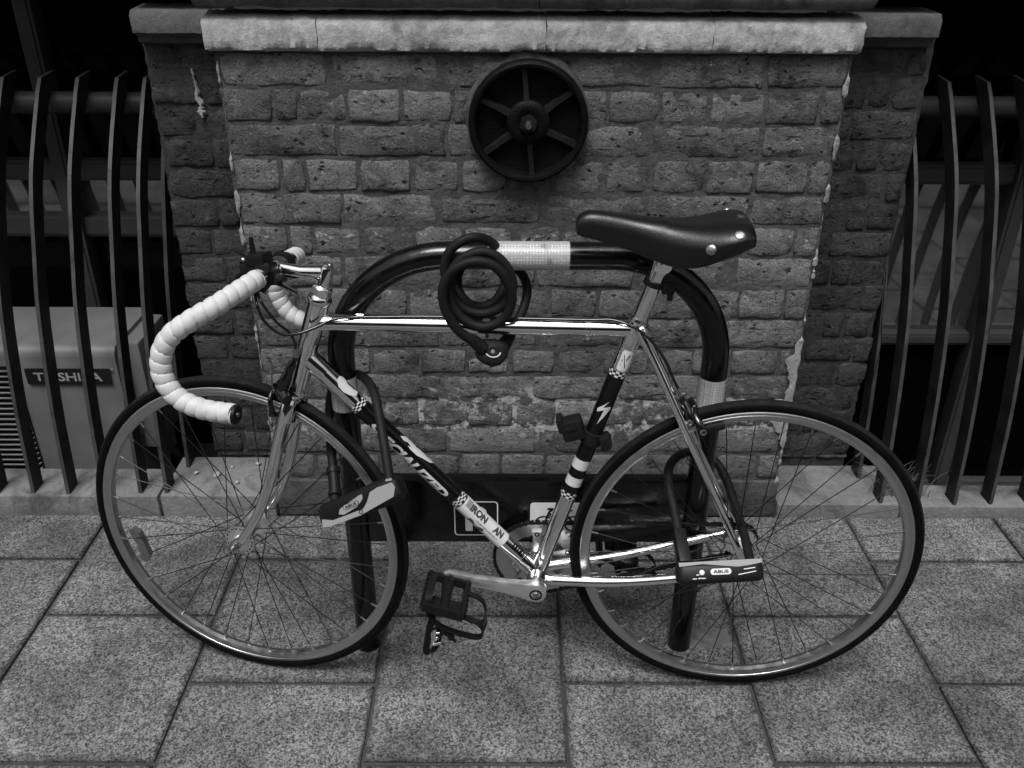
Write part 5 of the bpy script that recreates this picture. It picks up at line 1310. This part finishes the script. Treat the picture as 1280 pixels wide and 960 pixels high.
# coiled cable lock hung over the top tube and the stand
pts = [(600, 432, 1.352), (585, 422, 1.350), (570, 410, 1.348), (557, 388, 1.346), (553.5, 362, 1.346), (563, 341, 1.347), (580, 330, 1.348), (600, 327, 1.349), (620, 334, 1.350), (634, 352, 1.351), (640, 374, 1.352), (630, 398, 1.353), (604, 409, 1.354), (578, 398, 1.358), (564, 376, 1.362), (561, 350, 1.366), (572, 329, 1.368), (588, 318, 1.369), (606, 315, 1.370), (624, 323, 1.370), (637, 341, 1.369), (640, 362, 1.367), (628, 383, 1.368), (602, 392, 1.370), (578, 384, 1.374), (563, 362, 1.380), (556, 335, 1.384), (563, 313, 1.386), (580, 300, 1.388), (598, 297, 1.396), (614, 303, 1.420), (626, 316, 1.456), (640, 330, 1.482), (654, 345, 1.484), (659, 362, 1.474), (656, 380, 1.456), (648, 400, 1.434), (640, 416, 1.412), (632, 428, 1.395)]
C_ = catw(pts, 7); base = at_Y(614, 440, 1.36)
cl = tag(empty('cable_lock', base), 'coiled black cable lock hanging over the top tube', 'lock')
m = MB(); m.tube([p-base for p in C_], .0083, 16); m.build('cable', 'black_soft', cl)
ic = [(572, 345, 1.470), (573, 362, 1.452), (584, 378, 1.420), (601, 383.5, 1.396), (618, 377, 1.398), (629, 360, 1.418), (631, 345, 1.470)]
m = MB(); m.tube([p-base for p in catw(ic+[(622, 328, 1.484), (600, 322, 1.486), (580, 330, 1.482)][:3]+[(572.5, 343, 1.471)], 7)], .0083, 16); m.build('cable', 'black_soft', cl)
for a, b in (((590, 424, 1.351), (604, 436, 1.354)), ((638, 418, 1.408), (628, 434, 1.384))):
    m = MB(); m.tube([at_Y(*a)-base, at_Y(*b)-base], [.0105, .0130], 16); m.build('ferrule', 'black_plastic', cl)
toc = (Vector((0, 0, CAM_H))-base).normalized(); d = (CR+(-CU)*.12).normalized(); d = (d-toc*d.dot(toc)).normalized(); up = toc.cross(d)
prof = [(-.027, .010, .008, .003, 0), (-.024, .016, .012, .002, 0), (-.012, .0215, .0150, 0, 0), (.004, .0245, .0155, -.001, 0), (.018, .021, .0145, 0, 0), (.026, .013, .011, .003, 0), (.029, .007, .007, .004, 0)]
rbody(cl, prof, d, toc, up, 'black_soft', 'lock_head')
m = MB(); m.lathe(d*.003+up*.001+toc*.0140, toc, [(.0120, 0), (.0112, .0026), (.0088, .0030), (.0080, .0012), (0, .0012)], 24); m.build('key_ring', 'black_plastic', cl)
m = MB(); N = 16
ar = [(.0098, -1), (.0120, 1)]; vs = []
for k in range(N+1):
    a = radians(-150+150*k/N)
    for r, _ in ar: vs.append(d*(.003+r*cos(a)*1.15)+up*(.001+r*sin(a)*.85)+toc*.0174)
m.add(vs, [(i*2, i*2+2, i*2+3, i*2+1) for i in range(N)]).build('key_ring_mark', 'decal_white', cl, False)
m = MB(); m.lathe(d*.003+up*.001+toc*.0150, toc, [(.0034, 0), (.0034, .0012), (0, .0013)], 14); m.build('keyhole', 'bright_bolt', cl)

# ------------------------------------------------------------------ small things: dry grass, loose wire, litter
m = MB(); rd = random.Random(11)
for k in range(75):
    x0 = 1.06+rd.gauss(0, .035); y0 = 1.985+rd.uniform(-.03, .03); an = rd.uniform(0, 2*pi); L_ = rd.uniform(.05, .14); ln = rd.uniform(.2, .95)
    p0 = V(x0, y0, .022); P = []
    for i in range(5):
        t_ = i/4; P.append(p0+V(cos(an)*L_*ln*t_**1.6, sin(an)*L_*ln*t_**1.6*.6, L_*(t_-.45*ln*t_**2.2)))
    m.tube(P, [.0011, .0010, .0009, .0006, .0002], 4)
tag(m.build('dry_grass', 'dry_grass'), 'tuft of thin dry grass at the foot of the railing', 'grass', kind='stuff')
P = catw([(1124, 236, 2.10), (1122, 262, 2.09), (1112, 310, 2.05), (1105, 330, 2.03), (1107, 345, 2.02), (1102, 400, 2.0), (1101, 432, 1.99), (1092, 470, 1.985), (1082, 510, 1.99), (1066, 530, 2.06)], 5)
m = MB(); m.tube(P, .0012, 6); tag(m.build('loose_wire', 'black_plastic'), 'thin black wire trailing down beside the dark brick return', 'wire')
rd = random.Random(5)
for (x, y, r) in ((-.80, 2.02, .010), (-.735, 1.985, .006), (-.77, 2.06, .005), (-.86, 2.03, .007), (-.70, 2.075, .008)):
    m = MB(); bm = bmesh.new(); bmesh.ops.create_icosphere(bm, subdivisions=2, radius=r)
    for q_ in bm.verts: q_.co *= 1+.35*nse(q_.co.x*120+x*50, q_.co.y*120, q_.co.z*120); 
    for q_ in bm.verts: q_.co.z *= .7
    bm.verts.index_update(); m.add([q_.co.copy() for q_ in bm.verts], [[q_.index for q_ in f.verts] for f in bm.faces]); bm.free()
    o = m.build('pebble', 'litter'); o.location = (x, y, .052+r*.62); tag(o, {.010: 'largest pale pebble on the corner plinth beside the pier', .006: 'small pale pebble on the corner plinth, closest to its front edge', .005: 'tiniest pale pebble on the corner plinth beside the pier', .007: 'small pale pebble on the corner plinth beside the railing foot', .008: 'pale pebble on the corner plinth against the brick return wall'}[r], 'pebble', 'pebbles on the plinth')
